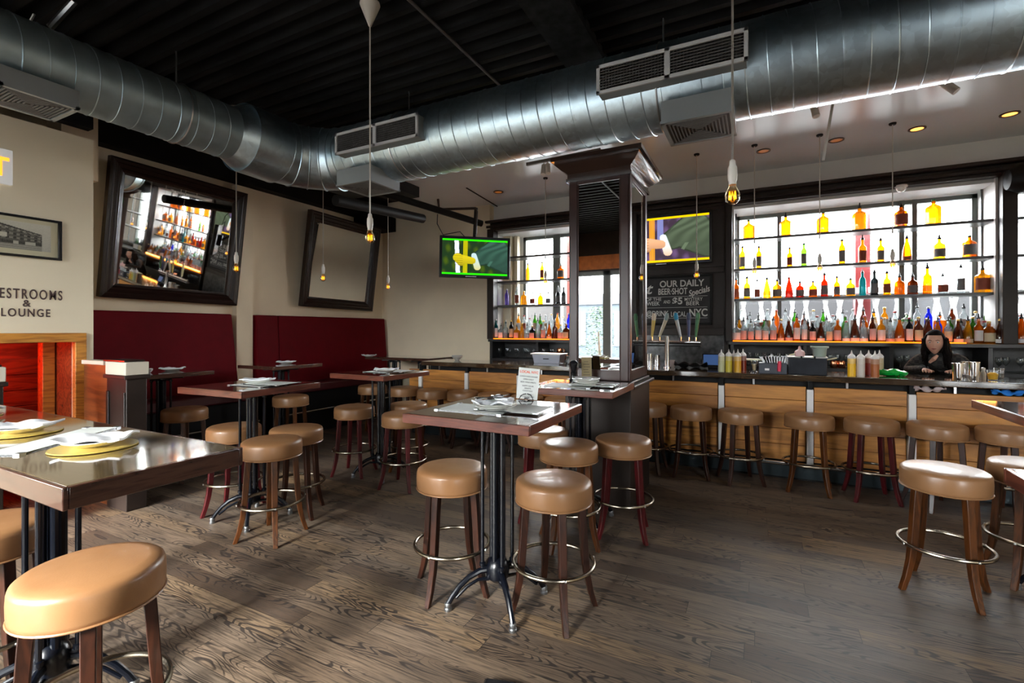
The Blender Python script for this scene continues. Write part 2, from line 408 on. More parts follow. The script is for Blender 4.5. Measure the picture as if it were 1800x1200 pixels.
# glossy white soffit over the bar with a black fascia
sf = MB().box(-4.9, XR + .2, 4.42, 7.1, 3.57, 3.60); struct('ceiling_soffit', sf, M['soffit'], label='glossy white dropped ceiling over the bar')
struct('trim_1', MB().box(-4.94, XR + .2, 4.38, 4.42, 3.57, 3.96).box(-4.94, -4.90, 4.42, 6.92, 3.57, 3.96).box(XL, -4.9, 4.42, 7.1, 3.86, 3.9), M['blackceil'], label='black fascia at the edge of the bar ceiling')
struct('trim_2', MB().tube([onz(820, 330, 3.568) , onz(880, 366, 3.568)], .012, 6), M['black'], label='dark seam along the bar ceiling')
pe = MB().prism([(0, 0), (.28, .05), (.42, .22), (.2, .16), (.05, .12)], -.004, 0, T(-3.75, 4.95, 3.57)); struct('trim_3', pe, mat('ochre_peeling_paint', (.45, .27, .06), .6), label='ochre patch of peeling paint on the bar ceiling')
# left wall with pilaster and black band
struct('wall_left', MB().box(XL - .2, XL, YF, 6.95, 0, 4.0), M['beige'], label='beige plaster wall behind the banquettes')
struct('wall_left_2', MB().box(XL, XL + .10, 4.02, 4.25, 0, 3.43), M['beige'], label='beige pilaster between the two leaning mirrors')
struct('wall_left_3', MB().box(XL, XL + .32, 2.13, 2.42, 3.0, 3.75), M['beige'], label='beige column stub above the restroom wall')
struct('trim_4', MB().box(XL, XL + .16, 2.42, 6.9, 3.46, 3.95).box(XL, XL + .34, 6.2, 6.9, 3.30, 3.55), M['blackceil'], label='black painted beam along the top of the left wall')
struct('wall_left_4', MB().box(-5.5, -5.4, YF, 2.15, 3.32, 4.0, ), M['blackceil'], label='black wall above the restroom wall')
# restroom wall (nearer), with the low stair opening
rw = MB().box(-5.55, -5.4, YF, 2.15, 1.46, 3.22).box(-5.55, -5.4, YF, 1.30, 0, 1.46).box(-5.55, -5.4, 2.05, 2.15, 0, 1.46).box(XL, -5.55, 2.10, 2.15, 0, 3.22)
struct('wall_restroom', rw, M['beige2'], label='cream wall lettered for the restrooms and lounge')
so = thing('stair_opening', 'pine framed stair opening with red lit plank walls under the restroom lettering', 'stairway')
obj('frame', MB().box(-5.43, -5.37, 1.28, 2.09, 1.385, 1.465).box(-5.43, -5.37, 2.01, 2.09, 0, 1.385).box(-5.43, -5.37, 1.26, 1.34, 0, 1.385), M['pinetrim'], so, .004)
pb = MB()
for i in range(10): pb.box(XL + .0, XL + .04, 1.30, 2.1, .02 + i * .15, .165 + i * .15)
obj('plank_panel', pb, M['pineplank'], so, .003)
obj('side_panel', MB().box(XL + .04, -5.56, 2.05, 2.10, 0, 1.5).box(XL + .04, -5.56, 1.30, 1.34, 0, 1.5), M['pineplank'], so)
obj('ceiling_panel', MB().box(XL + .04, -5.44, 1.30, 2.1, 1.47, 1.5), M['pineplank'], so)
obj('post', MB().box(-5.95, -5.85, 1.95, 2.04, 0, 1.47), M['pinetrim'], so, .005)
# back walls
struct('wall_back', MB().box(XL - .2, -3.98, 6.92, 7.1, 0, 3.98), M['beige'], label='beige plaster wall behind the left screen')
wb = MB().box(-3.98, XR, YB, YB + .12, 0, 1.30).box(-3.98, XR, YB, YB + .12, 3.09, 3.6)
for a, b in ((-4.1, -3.64), (-3.09, -2.95), (-1.95, -.30), (2.27, 2.42), (4.2, XR)): wb.box(a, b, YB, YB + .12, 1.30, 3.09)
wb.box(-3.98, XR, 7.06, 7.12, 3.28, 3.60)
struct('wall_back_2', wb, M['white'], label='white painted wall around the bar windows')
for k_, (a_, b_, c_) in enumerate(((-3.98, -3.93, 1.345), (-1.95, -1.90, 1.345), (-.35, -.30, 1.345), (2.27, 2.30, 1.46), (2.39, 2.42, 1.46))): struct('wall_back_%d' % (7 + k_), MB().box(a_, b_, 7.02, YB, c_, 3.3), M['white'], label='white side reveal of a bar window')
struct('wall_back_3', MB().box(-3.98, XR, 7.06, YB, 3.10, 3.15), M['white'], label='white head reveal over the bar windows')
struct('wall_back_4', MB().box(-3.93, -3.78, 7.3, 7.45, 1.35, 3.1).box(-3.74, -3.68, 7.35, 7.45, 1.35, 3.1), M['beige2'], label='cream pier inside the left window bay')
struct('wall_right', MB().box(XR, XR + .2, YF, 7.6, 0, 4.0), M['beige'], label='beige wall at the right end of the room')
# street front behind the camera
fr = MB().box(XL - .2, XR + .2, YF - .15, YF, 0, .32).box(XL - .2, XR + .2, YF - .15, YF, 2.84, 4.0).box(XL - .2, -5.6, YF - .15, YF, 0, 4).box(4.8, XR + .2, YF - .15, YF, 0, 4).box(-1.5, 3.4, YF - .15, YF, 0, 4)  # unseen solid stretch between the windows, sized to hold back daylight
struct('wall_front', fr, M['brown'], label='dark brown street front wall below and above the windows')
wf = MB()
mx = [-5.55, -4.35, -3.83, -2.72, -1.5, 3.45, 4.1, 4.75]
for x in mx: wf.box(x - .045, x + .045, YF - .1, YF - .02, .32, 2.84)
wf.box(-3.18, -3.0, YF - .1, YF - .01, .32, 2.84).box(-5.6, -1.5, YF - .1, YF - .01, 2.74, 2.84)
struct('trim_8', MB().box(-5.5, -1.5, YF, YF + .03, 2.88, 3.2), mottled('orange_brown_header_board', (.42, .12, .025), .25, 9, .4), label='orange brown board over the street windows')
w0 = struct('window_1', wf, mat('grey_window_frame', (.13, .14, .14), .5), label='grey framed street windows behind the camera')
obj('pane', MB().box(-5.6, -1.5, YF - .065, YF - .06, .32, 2.84).box(3.4, 4.8, YF - .065, YF - .06, .32, 2.84), M['pane'], w0)
# bar windows
def win(n_, x0, x1, muls, label):
    b = MB()
    b.box(x0, x1, YB + .0, YB + .07, 1.30, 1.35).box(x0, x1, YB + .0, YB + .07, 3.04, 3.09).box(x0, x0 + .05, YB, YB + .07, 1.3, 3.09).box(x1 - .05, x1, YB, YB + .07, 1.3, 3.09)
    for m_, w_ in muls: b.box(m_ - w_ / 2, m_ + w_ / 2, YB - .01, YB + .07, 1.3, 3.09)
    o = struct(n_, b, mat(n_ + '_frame', (.10, .11, .10), .5), label=label)
    obj('pane', MB().box(x0, x1, YB + .04, YB + .045, 1.3, 3.09), M['pane'], o)
win('window_2', -.30, 2.27, [(.24, .05), (1.565, .055), (1.69, .05)], 'bright window behind the main bottle shelves')
win('window_3', -3.64, -1.95, [(-3.02, .11)], 'bright window behind the left bottle shelves')
win('window_4', 2.42, 4.2, [(3.3, .05)], 'bright window right of the dark pillar behind the bar')
# dark brown woodwork of the back bar: central panel, pillars, cornice
bw = MB().box(-1.90, -.36, 6.98, 7.12, 0, 3.16)
struct('wall_back_5', bw, M['brown'], bevel=.004, label='dark brown panelled wall behind the beer taps')
struct('trim_5', MB().box(-4.02, -3.90, 6.90, 7.06, 1.34, 3.16).box(2.29, 2.41, 6.90, 7.06, 1.34, 3.16).box(-1.92, -1.84, 6.92, 7.06, 1.34, 3.16).box(-.40, -.32, 6.92, 7.06, 1.34, 3.16), M['brown'], bevel=.006, label='dark brown posts of the back bar')
cr = MB()
for (y0, y1, z0, z1) in ((6.94, 7.10, 3.14, 3.18), (6.90, 7.10, 3.18, 3.22), (6.94, 7.10, 3.22, 3.255), (6.86, 7.10, 3.255, 3.295)): cr.box(-4.04, XR, y0, y1, z0, z1)
struct('trim_6', cr, M['brown'], bevel=.008, label='dark brown cornice over the back bar')
struct('trim_7', MB().box(-1.84, -.42, 6.95, 6.985, 1.42, 1.52).box(-1.84, -.42, 6.95, 6.985, 2.26, 2.34).box(-1.84, -.42, 6.95, 6.985, 3.10, 3.16), M['brown'], bevel=.006, label='mouldings on the panelled wall behind the beer taps')
# marble splash under the chalkboard
struct('wall_back_6', MB().box(-1.84, -.42, 6.955, 6.98, .0, 1.42), mottled('grey_marble_splash', (.06, .058, .058), .8, 14, .3), label='dark grey marble splashback behind the beer taps')
# ------------------------------------------------------------ outside
def outside():
    g = struct('ground', MB().box(-30, 30, -40, YF - .16, -.2, -.05).box(-30, 30, 7.7, 40, -.2, -.05), mottled('pavement', (.10, .10, .10), .1, 2, .8), label='grey pavement outside')
    b = thing('street_building', 'grey shopfront building across the street seen in the mirrored column', 'building', (0, -14, -.05))
    obj('wall', MB().box(-14, 8, -1, 0, 0, 3.0), mat('grey_render', (.035, .045, .055), .8), b)
    obj('signboard', MB().box(-9.5, -3.0, 0, .1, 2.75, 3.25), mat('dark_signboard', (.03, .03, .035), .6), b)
    for i in range(5): obj('window', MB().box(-12 + i * 3, -10.4 + i * 3, .0, .06, .8, 2.4), mat('pale_window' + str(i), (.10, .12, .13), .3), b)
    tr = thing('street_tree', 'leafy green shrub on the pavement seen in the mirrored column', 'tree', (-4.0, -5.0, -.05))
    obj('trunk', MB().tube([(0, 0, 0), (.03, .02, .8), (-.02, 0, 1.5)], [.05, .04, .02], 8), M['bark'], tr)
    lf = MB(); R = random.Random(3)
    for i in range(900):
        a = R.uniform(0, 2 * pi); z = R.uniform(.3, 2.2); rr = R.uniform(.05, .62) * (1.15 - abs(z - 1.1) / 1.6)
        c = Vector((rr * cos(a), rr * sin(a), z)); m_ = T(c) @ RZ(R.uniform(0, 6)) @ RX(R.uniform(-1, 1))
        lf.add([(-.05, 0, 0), (0, -.022, .01), (.05, 0, 0), (0, .022, .01)], [(0, 1, 2, 3)], m_)
    obj('foliage', lf, M['leaf'], tr, smooth=0)
    rp = tag(obj('street_post', MB().box(1.24, 1.42, 8.5, 8.68, -.05, 4.5), mat('red_painted_post', (.12, .002, .003), .5)), 'red painted post outside the main bar window', 'post')
    rp2 = tag(obj('street_post', MB().box(-3.22, -3.13, 8.5, 8.6, -.05, 4.5), mat('orange_red_post', (.15, .006, .002), .5)), 'narrow red post outside the left bar window', 'post')
    # stacked white folding chairs on a low wall outside, seen under the lowest shelf
    struct('wall_outside', MB().box(-4.6, 5, 8.2, 8.5, -.05, 1.5), mat('outside_low_wall', (.06, .06, .063), .8), label='low grey wall outside the bar windows')
    struct('wall_outside_2', MB().box(-6, 6, 9.5, 9.6, -.05, 2.02), mat('outside_grey_fence', (.022, .022, .024), .8), label='grey fence beyond the bar windows')
    fm = mat('white_chair_slats', (.75, .75, .76), .5); gm = mat('grey_chair_frame', (.04, .04, .042), .5)
    c0 = None
    for i in range(9):
        x = -.1 + i * .42
        if c0 is None:
            c0 = thing('patio_chair', '', 'chair', (x, 8.35, 1.5), 0, 'white patio chairs stacked outside')
            for s_ in (-1, 1):
                obj('leg', MB().tube([(s_ * .19, 0, 0), (s_ * .10, .0, .46)], .022, 4), fm, c0)
                obj('leg', MB().tube([(s_ * .08, .05, 0), (s_ * .14, .05, .46)], .022, 4), fm, c0)
            obj('seat', MB().box(-.2, .2, -.08, .1, .46, .50), gm, c0, .004)
            obj('backrest', MB().box(-.2, .2, .08, .11, .52, .60), fm, c0, .004); o = c0
        else: o = dup(c0, (x, 8.35, 1.5))
        o['label'] = 'white upturned patio chair outside the main bar window, ' + nth(i)
outside()
# ============================================================ LETTERING on the restroom wall
lt = mat('brown_stencil_paint', (.075, .045, .04), .7)
def wall_text(name, s, size, X, Yc, zb, m_, label, cat, sx=1, bold=.0, parent=None, spacing=1.0):
    me = text_mesh(s, size, .0015, 'CENTER', m_, bold, 0, spacing, sx)
    o = bpy.data.objects.new(name, me); COL.objects.link(o)
    o.rotation_euler = (radians(90), 0, radians(90)); o.location = (X, Yc, zb)
    if label: tag(o, label, cat)
    return o
for s_, yc, zb, wd in (('RESTROOMS', 1.712, 1.750, .435), ('&', 1.70, 1.686, None), ('LOUNGE', 1.70, 1.603, .30)):
    o = wall_text('wall_lettering', s_, .115 if s_ == 'RESTROOMS' else .092 if s_ == 'LOUNGE' else .078, -5.398, yc, zb, lt, {'RESTROOMS': 'stencilled word RESTROOMS on the cream wall', '&': 'stencilled ampersand between the two words on the cream wall', 'LOUNGE': 'stencilled word LOUNGE on the cream wall'}[s_], 'lettering', bold=.0015, spacing=1.25)
    if wd:
        xs = [v.co.x for v in o.data.vertices]; w_ = max(xs) - min(xs); o.data.transform(Matrix.Diagonal((wd / w_, 1, 1, 1)))
        xs = [v.co.x for v in o.data.vertices]; o.data.transform(T(-(max(xs) + min(xs)) / 2, 0))
# EXIT sign
ex = thing('exit_sign', 'white exit sign with orange letters high on the cream wall', 'sign', (-5.4, 1.41, 2.80))
obj('plate', MB().box(0, .03, -.20, .20, -.14, .14), mat('white_sign_face', (.8, .8, .8), .4, emit=.05), ex, .004)
t_ = wall_text('lettering', 'EXIT', .21, .032, 0, -.075, mat('orange_sign_letters', (.9, .28, .02), .4, emit=.5), None, None, bold=.004, sx=.82); t_.parent = ex
# framed photograph
pf = thing('framed_photograph', 'black framed sepia photograph of an old building on the cream wall', 'picture', (-5.4, 1.55, 2.26))
obj('frame', MB().box(0, .03, -.37, .37, .15, .17).box(0, .03, -.37, .37, -.17, -.15).box(0, .03, -.37, -.345, -.15, .15).box(0, .03, .345, .37, -.15, .15), M['blackgloss'], pf, .003)
obj('mat_board', MB().box(0, .012, -.35, .35, -.155, .155), mat('cream_mat_board', (.58, .53, .36), .6), pf)
def picture_mesh(w, h, nx, ny, fn, Mx):
    """flat picture: grid whose corner colours are drawn by fn(u, v), u and v in -1..1"""
    me = bpy.data.meshes.new('picture')
    vs = [tuple(Mx @ Vector(((i / nx - .5) * w, (j / ny - .5) * h, 0))) for j in range(ny + 1) for i in range(nx + 1)]
    me.from_pydata(vs, [], [(j * (nx + 1) + i, j * (nx + 1) + i + 1, (j + 1) * (nx + 1) + i + 1, (j + 1) * (nx + 1) + i) for j in range(ny) for i in range(nx)])
    ca = me.color_attributes.new('picture', 'FLOAT_COLOR', 'POINT')
    for j in range(ny + 1):
        for i in range(nx + 1):
            c = fn(i / nx * 2 - 1, j / ny * 2 - 1); ca.data[j * (nx + 1) + i].color = (c[0], c[1], c[2], 1)
    return me
def picture_mat(name, emit=0):
    m = mat(name, (0, 0, 0), .3, spec=.15 if emit else .5); N = NT(m); a = N.n('ShaderNodeVertexColor'); a.layer_name = 'picture'
    if emit: N.l(a.outputs[0], N.p.inputs['Emission Color']); N.p.inputs['Emission Strength'].default_value = emit
    else: N.l(a.outputs[0], N.p.inputs['Base Color'])
    return m
def inpoly(x, y, P):
    r = False; n = len(P)
    for i in range(n):
        (a, b), (c, d) = P[i], P[(i + 1) % n]
        if (b > y) != (d > y) and x < (c - a) * (y - b) / (d - b) + a: r = not r
    return r
def photo():
    R = random.Random(5)
    def fn(u, v):
        top = .92 - max(0, u + .3) * .62                 # roof line falling to the right
        if u > .80 or v > top: c = .50 + .08 * v
        elif v > -.42:
            k = (top - v) / (top + .42); c = .16
            if k < .10: c = .045
            elif k < .22: c = .30 if int((u + 2) * 17) % 2 else .14
            else:
                fl = int(k * 7); c = .23 if fl % 2 else .10
                if fl % 2 and int((u + 2) * 14) % 2: c = .04
            if -.12 < u < .10 and -.2 < v < .12: c = .55
        elif v > -.62: c = .05 if sin(u * 19) + sin(u * 7 + 1) > -.2 else .42
        else: c = .27 + .06 * sin(v * 40)
        c = max(0, c + R.uniform(-.035, .035)); return (c * 1.04, c, c * .84)
    me = picture_mesh(.60, .225, 150, 56, fn, Matrix(((0, 0, 1, .0135), (1, 0, 0, 0), (0, 1, 0, .005), (0, 0, 0, 1))))
    obj('photograph', me, None, pf); me.materials.append(picture_mat('sepia_print'))
photo()
# ============================================================ partition with white capped posts
def newel(name, label, x0, x1, y0, y1):
    t = thing(name, label, 'post', ((x0 + x1) / 2, (y0 + y1) / 2, 0)); cx, cy = (x0 + x1) / 2, (y0 + y1) / 2
    a, b = (x1 - x0) / 2, (y1 - y0) / 2
    body = MB().box(-a, a, -b, b, 0, 1.10)
    for sx_ in (-1, 1):
        body.box(sx_ * (a - .03) - .02, sx_ * (a - .03) + .02, -b - .012, -b, .15, .98)
    obj('post_body', body, M['brown'], t, .006)
    obj('moulding', MB().box(-a - .02, a + .02, -b - .02, b + .02, 1.085, 1.118), M['brown'], t, .006)
    obj('cap', MB().box(-a - .0, a + .01, -b - .01, b + .01, 1.118, 1.225), M['cream'], t, .005)
    obj('lid', MB().box(-a - .06, a - .03, -b, b, 1.225, 1.24), M['frame'], t, .004)
    return t
newel('newel_post', 'dark brown post with white cap at the end of the orange stair partition', -4.92, -4.60, 2.05, 2.20)
newel('newel_post', 'dark brown post with white cap at the left edge of the stair opening', -5.15, -4.83, 1.25, 1.40)
pt = thing('stair_partition', 'orange wood partition beside the stair opening with white top rail', 'partition', (0, 0, 0))
obj('panel', MB().box(-5.37, -4.92, 2.07, 2.13, 0, 1.19), wood('orange_partition_wood', (.26, .075, .018), (.12, .03, .008), (1.2, 9, 9), .5, 4), pt)
obj('top_rail', MB().box(-5.37, -4.98, 2.05, 2.15, 1.19, 1.225), M['cream'], pt, .004)
# ============================================================ banquettes
def banquette(label, y0, y1, seams, slant):
    t = thing('banquette', label, 'banquette', (XL, (y0 + y1) / 2, 0)); h = (y1 - y0) / 2
    bk = MB(); zt = 1.70
    ys = [-h] + [s - (y0 + y1) / 2 for s in seams] + [h]
    for i in range(len(ys) - 1):
        a, b = ys[i] + .003, ys[i + 1] - .003; sl = slant if i == len(ys) - 2 else 0
        p = [(a, .66), (b, .66), (b - sl, zt), (a, zt)]
        vs = [(.02, q[0], q[1]) for q in p] + [(.20 if q[1] < 1 else .13, q[0], q[1]) for q in p]
        bk.add(vs, [(0, 1, 2, 3), (4, 5, 6, 7), (0, 1, 5, 4), (1, 2, 6, 5), (2, 3, 7, 6), (3, 0, 4, 7)])
    obj('backrest', bk, M['red'], t, .018)
    obj('seat', MB().box(.12, .58, -h, h, .60, .72), mat('dark_red_seat_vinyl', (.06, .003, .006), .45), t, .02)
    obj('base', MB().box(.02, .52, -h, h, 0, .60), M['black'], t)
    obj('foot_rail', MB().tube([(.60, -h, .33), (.60, h, .33)], .014, 8), M['chrome'], t)
    return t
banquette('dark red vinyl banquette under the near leaning mirror', 2.17, 4.0, [], .06)
banquette('dark red vinyl banquette under the far leaning mirror, running to the corner', 4.27, 6.86, [4.62], .02)
# ============================================================ leaning mirrors
def framed_mirror(label, yc, zc, w, h, lean, roll, xo):
    t = thing('framed_mirror', label, 'mirror', (XL + xo, yc, zc))
    t.rotation_euler = (roll, lean, 0)
    fb = MB(); fw = .155
    prof = [(0, 0), (.0, .075), (.02, .085), (.045, .07), (.06, .075), (.095, .05), (.11, .055), (.13, .03), (fw, .022), (fw, 0)]  # inward offset, height out of the wall
    k = len(prof); vs = []
    for sy_, sz_ in ((-1, -1), (1, -1), (1, 1), (-1, 1)):
        for d, o in prof: vs.append((o, sy_ * (w / 2 - d), sz_ * (h / 2 - d)))
    fs = [(c * k + i, c * k + (i + 1) % k, ((c + 1) % 4) * k + (i + 1) % k, ((c + 1) % 4) * k + i) for c in range(4) for i in range(k)]
    fb.add(vs, fs); obj('frame', fb, M['frame'], t, smooth=20)
    obj('mirror_glass', MB().box(.004, .018, -w / 2 + fw - .01, w / 2 - fw + .01, -h / 2 + fw - .01, h / 2 - fw + .01), M['mirrorold'], t, smooth=0)
    obj('backing', MB().box(-.02, .0, -w / 2 + .03, w / 2 - .03, -h / 2 + .03, h / 2 - .03), M['black'], t)
framed_mirror('large leaning mahogany mirror reflecting the bar shelves', 3.27, 2.57, 1.50, 1.48, radians(7.4), radians(-1), .15)
framed_mirror('leaning mahogany mirror reflecting plain wall near the corner', 5.76, 2.57, 1.50, 1.46, radians(7), radians(-1), .17)
# ============================================================ mirrored column
def column():
    t = thing('mirrored_column', 'dark brown column with tall mirrors beside the bar table', 'column', (-1.24, 4.39, 0))
    a, b = .26, .34   # half width X, half depth Y
    sh = MB().box(-a + .02, a - .02, -b + .02, b - .02, 1.04, 2.86)
    obj('shaft', sh, M['brownr'], t)
    def frame(w_, z0, z1, M_):
        m = MB(); s = .068
        for (x0, x1, q0, q1) in ((-w_, -w_ + s, z0, z1), (w_ - s, w_, z0, z1), (-w_ + s, w_ - s, z1 - s * 1.3, z1), (-w_ + s, w_ - s, z0, z0 + s * 1.3)): m.box(x0, x1, -.012, .018, q0, q1, M_)
        m.box(-w_ + s, -w_ + s + .012, -.004, .012, z0 + .08, z1 - .08, M_).box(w_ - s - .012, w_ - s, -.004, .012, z0 + .08, z1 - .08, M_)
        return m
    for nm, M_, w_ in (('front', T(0, -b), a), ('right', T(a, 0) @ RZ(pi / 2), b), ('left', T(-a, 0) @ RZ(-pi / 2), b), ('rear', T(0, b) @ RZ(pi), a)):
        f_ = obj('mirror_frame', frame(w_, 1.06, 2.86, M_), M['brownr'], t, .004)
        obj('mirror_glass', MB().box(-w_ + .08, w_ - .08, .0, .015, 1.14, 2.78, M_), M['mirror'], f_, smooth=0)
    cb = MB()
    for (e, z0, z1) in ((.03, 2.80, 2.83), (.02, 2.83, 2.87)): cb.box(-a - e, a + e, -b - e, b + e, z0, z1)
    pr = [(.02, 2.87), (.035, 2.885), (.06, 2.90), (.10, 2.935), (.11, 2.945), (.11, 2.96), (.135, 2.965), (.135, 3.0)]
    vs = []
    for e, z in pr: vs += [(-a - e, -b - e, z), (a + e, -b - e, z), (a + e, b + e, z), (-a - e, b + e, z)]
    fs = [(4 * i + j, 4 * i + (j + 1) % 4, 4 * i + 4 + (j + 1) % 4, 4 * i + 4 + j) for i in range(len(pr) - 1) for j in range(4)] + [(0, 3, 2, 1), tuple(4 * (len(pr) - 1) + j for j in range(4))]
    cb.add(vs, fs); obj('cornice', cb, mat('glossy_dark_cornice', (.05, .024, .018), .16, coat=.6), t, smooth=20)
    obj('plinth', MB().box(-a - .03, a + .03, -b - .05, b + .03, 0, 1.0), M['brown'], t, .006)
    obj('ledge', MB().box(-a - .06, a + .07, -b - .08, b + .07, 1.0, 1.03).box(-a - .03, a + .03, -b - .04, b + .03, 1.03, 1.055), M['brown'], t, .008)
column()
# ============================================================ DUCTS
def duct():
    t = thing('spiral_duct', 'large galvanised spiral duct running across the room and bending at the left', 'duct', (-4.17, 3.6, 3.23))
    R1, R2 = .30, .228
    O = Vector((4.17, -3.6, -3.23))   # world -> local shift
    xe, yc, zc, ys = -4.17, 3.6, 3.23, 2.72
    def cyl(p0, p1, r0, r1=None, n=64):
        m = MB(); m.tube([Vector(p0) + O, Vector(p1) + O], [r0, r1 or r0], n, cap=False); return m
    obj('main_run', cyl((XR, yc, zc), (xe + .52, yc, zc), R1), M['duct'], t)
    # gored elbow
    el = MB(); sm = MB(); rb = .52
    cx, cy = xe + rb, yc - rb; N = 5; ring = []
    pts = [Vector((cx + rb * cos(a), cy + rb * sin(a), zc)) + O for a in [pi / 2 + i * (pi / 2) / N for i in range(N + 1)]]
    el.tube(pts, R1, 64, cap=False)
    obj('elbow', el, M['duct'], t, smooth=12)
    for i in range(N + 1):
        a = pi / 2 + i * (pi / 2) / N; c = pts[i]; tg = Vector((-sin(a), cos(a), 0)); u = Vector((cos(a), sin(a), 0)); r_ = .009 if i < N else .017
        sm = MB().tube([c + (u * cos(q) + Vector((0, 0, 1)) * sin(q)) * (R1 + .003) for q in [2 * pi * j / 64 for j in range(64)]], r_ * .7, 6, True)
        obj('collar', sm, M['duct'], t)
    obj('collar', MB().tube([Vector((xe, 3.08 + dy, zc)) + O for dy in (-.35, .0)], [R1 + .003, R1 + .012], 64, cap=False), M['duct'], t)
    obj('reducer', cyl((xe, 2.76, zc), (xe, 2.62, zc), R1, R2), M['duct'], t)
    obj('side_run', cyl((xe, 2.64, zc), (xe, YF + .05, zc), R2), M['ductside'], t)
    def helix(p0, p1, R, pitch, ph=0):
        p0 = Vector(p0) + O; p1 = Vector(p1) + O; L = (p1 - p0).length; d = (p1 - p0) / L
        u = Vector((0, 0, 1)); w = d.cross(u); n = int(L / pitch * 40)
        return MB().tube([p0 + d * (L * i / n) + (u * cos(2 * pi * i / 40 + ph) + w * sin(2 * pi * i / 40 + ph)) * (R + .0005) for i in range(n + 1)], .0048, 5)
    obj('spiral_seam', helix((XR, yc, zc), (xe + .55, yc, zc), R1, .128), M['duct'], t)
    obj('spiral_seam', helix((xe, 2.60, zc), (xe, YF + .1, zc), R2, .128), M['ductside'], t)
    for x in (-.62, 1.9, -2.95):   # hanger straps
        obj('hanger', MB().tube([Vector((x, yc, zc + R1)) + O, Vector((x, yc, 3.78)) + O], .006, 6).ring(R1 + .006, 0, .006, 48, 5, T(Vector((x, yc, zc)) + O) @ RY(pi / 2)), M['steel'], t)
    for y in (2.2, .9): obj('hanger', MB().tube([Vector((xe, y, zc + R2)) + O, Vector((xe, y, 3.78)) + O], .006, 6).ring(R2 + .006, 0, .006, 48, 5, T(Vector((xe, y, zc)) + O) @ RX(pi / 2)), M['steel'], t)
duct()
def side_vent(label, x0, x1):
    t = thing('air_vent', label, 'vent', ((x0 + x1) / 2, 3.22, 3.21)); h = (x1 - x0) / 2
    obj('box', MB().box(-h + .01, h - .01, 0, .18, -.095, .095), M['ventgrey'], t)
    f = MB(); s = .024
    f.box(-h, h, -.012, .004, .1 - s, .1).box(-h, h, -.012, .004, -.1, -.1 + s).box(-h, -h + s, -.012, .004, -.1, .1).box(h - s, h, -.012, .004, -.1, .1).box(-.018, .018, -.012, .004, -.1, .1)
    obj('frame', f, M['ductwhite'], t, .002)
    g = MB()
    for s_ in (-1, 1):
        a, b = (-h + s, -.018) if s_ < 0 else (.018, h - s)
        n = 21
        for i in range(1, n): x = a + (b - a) * i / n; g.box(x - .002, x + .002, -.004, .0, -.076, .076)
        for j in range(1, 8): z = -.076 + .152 * j / 8; g.box(a, b, -.006, -.002, z - .002, z + .002)
    obj('grille', g, M['grilleside'], t, smooth=0)
    obj('backing', MB().box(-h + .02, h - .02, .0, .004, -.078, .078), M['mesh'], t)
side_vent('long white framed side vent on the duct, nearer the right', -1.0, -.06)
side_vent('long white framed side vent on the duct, near the elbow', -3.50, -2.54)
def down_vent(label, x, y, z0, z1, s, rz=0):
    t = thing('ceiling_diffuser', label, 'vent', (x, y, z0), rz)
    obj('box', MB().box(-s, s, -s, s, .012, z1 - z0), M['ventgrey'], t, .002)
    obj('backing', MB().box(-s + .01, s - .01, -s + .01, s - .01, .008, .013), M['mesh'], t)  # near-black plate stands in for the shade between the louvres
    f = MB(); w = .022
    f.box(-s - .005, s + .005, s - w, s + .005, -.004, .014).box(-s - .005, s + .005, -s - .005, -s + w, -.004, .014).box(-s - .005, -s + w, -s, s, -.004, .014).box(s - w, s + .005, -s, s, -.004, .014)
    obj('frame', f, M['ventgrey'], t)
    l = MB(); q = s - w
    for k in range(4):
        for i in range(1, 9):
            d = q * i / 9; Mx = RZ(k * pi / 2) @ T(0, -q + d, .0)
            l.box(-(q - d), q - d, -.004, .004, -.003, .006, Mx)
    obj('louvre', l, M['grilleside'], t, smooth=0)
down_vent('square downward diffuser under the duct near the mirrored column', -.36, 3.47, 2.845, 2.99, .215)
down_vent('square downward diffuser under the duct at the elbow', -3.33, 3.47, 2.845, 2.99, .205)
down_vent('square downward diffuser on the side duct above the restroom wall', -4.14, 1.31, 2.93, 3.05, .19)
# ============================================================ ceiling bits
tag(obj('ceiling_beam', MB().box(-1.30, -1.12, YF, 4.38, 3.58, 3.76).box(-1.36, -1.06, YF, 4.38, 3.56, 3.59), mottled('charcoal_beam_paint', (.010, .011, .012), .8, 14, .8, spec=.2)), 'charcoal steel beam under the deck right of the pendant', 'beam')
tag(obj('ceiling_beam', MB().box(-4.95, -4.78, YF, 4.38, 3.56, 3.76).box(-5.02, -4.71, YF, 4.38, 3.54, 3.57), mottled('charcoal_beam_paint_2', (.02, .02, .024), .6, 14, .6)), 'black steel beam above the side duct', 'beam')
tag(obj('conduit', MB().tube([(-2.1, YF, 3.715), (-2.1, 4.3, 3.715)], .013, 8), mat('dusty_conduit', (.07, .06, .055), .5)), 'thin dusty conduit under the black deck', 'pipe')
tag(obj('ceiling_rod', MB().tube([onz(88, 48, 3.56), onz(130, 2, 3.72)], .022, 8).tube([onz(52, 40, 3.56), onz(60, 25, 3.6)], .008, 6), M['steel']), 'pale steel rod fixture above the side duct', 'rod')
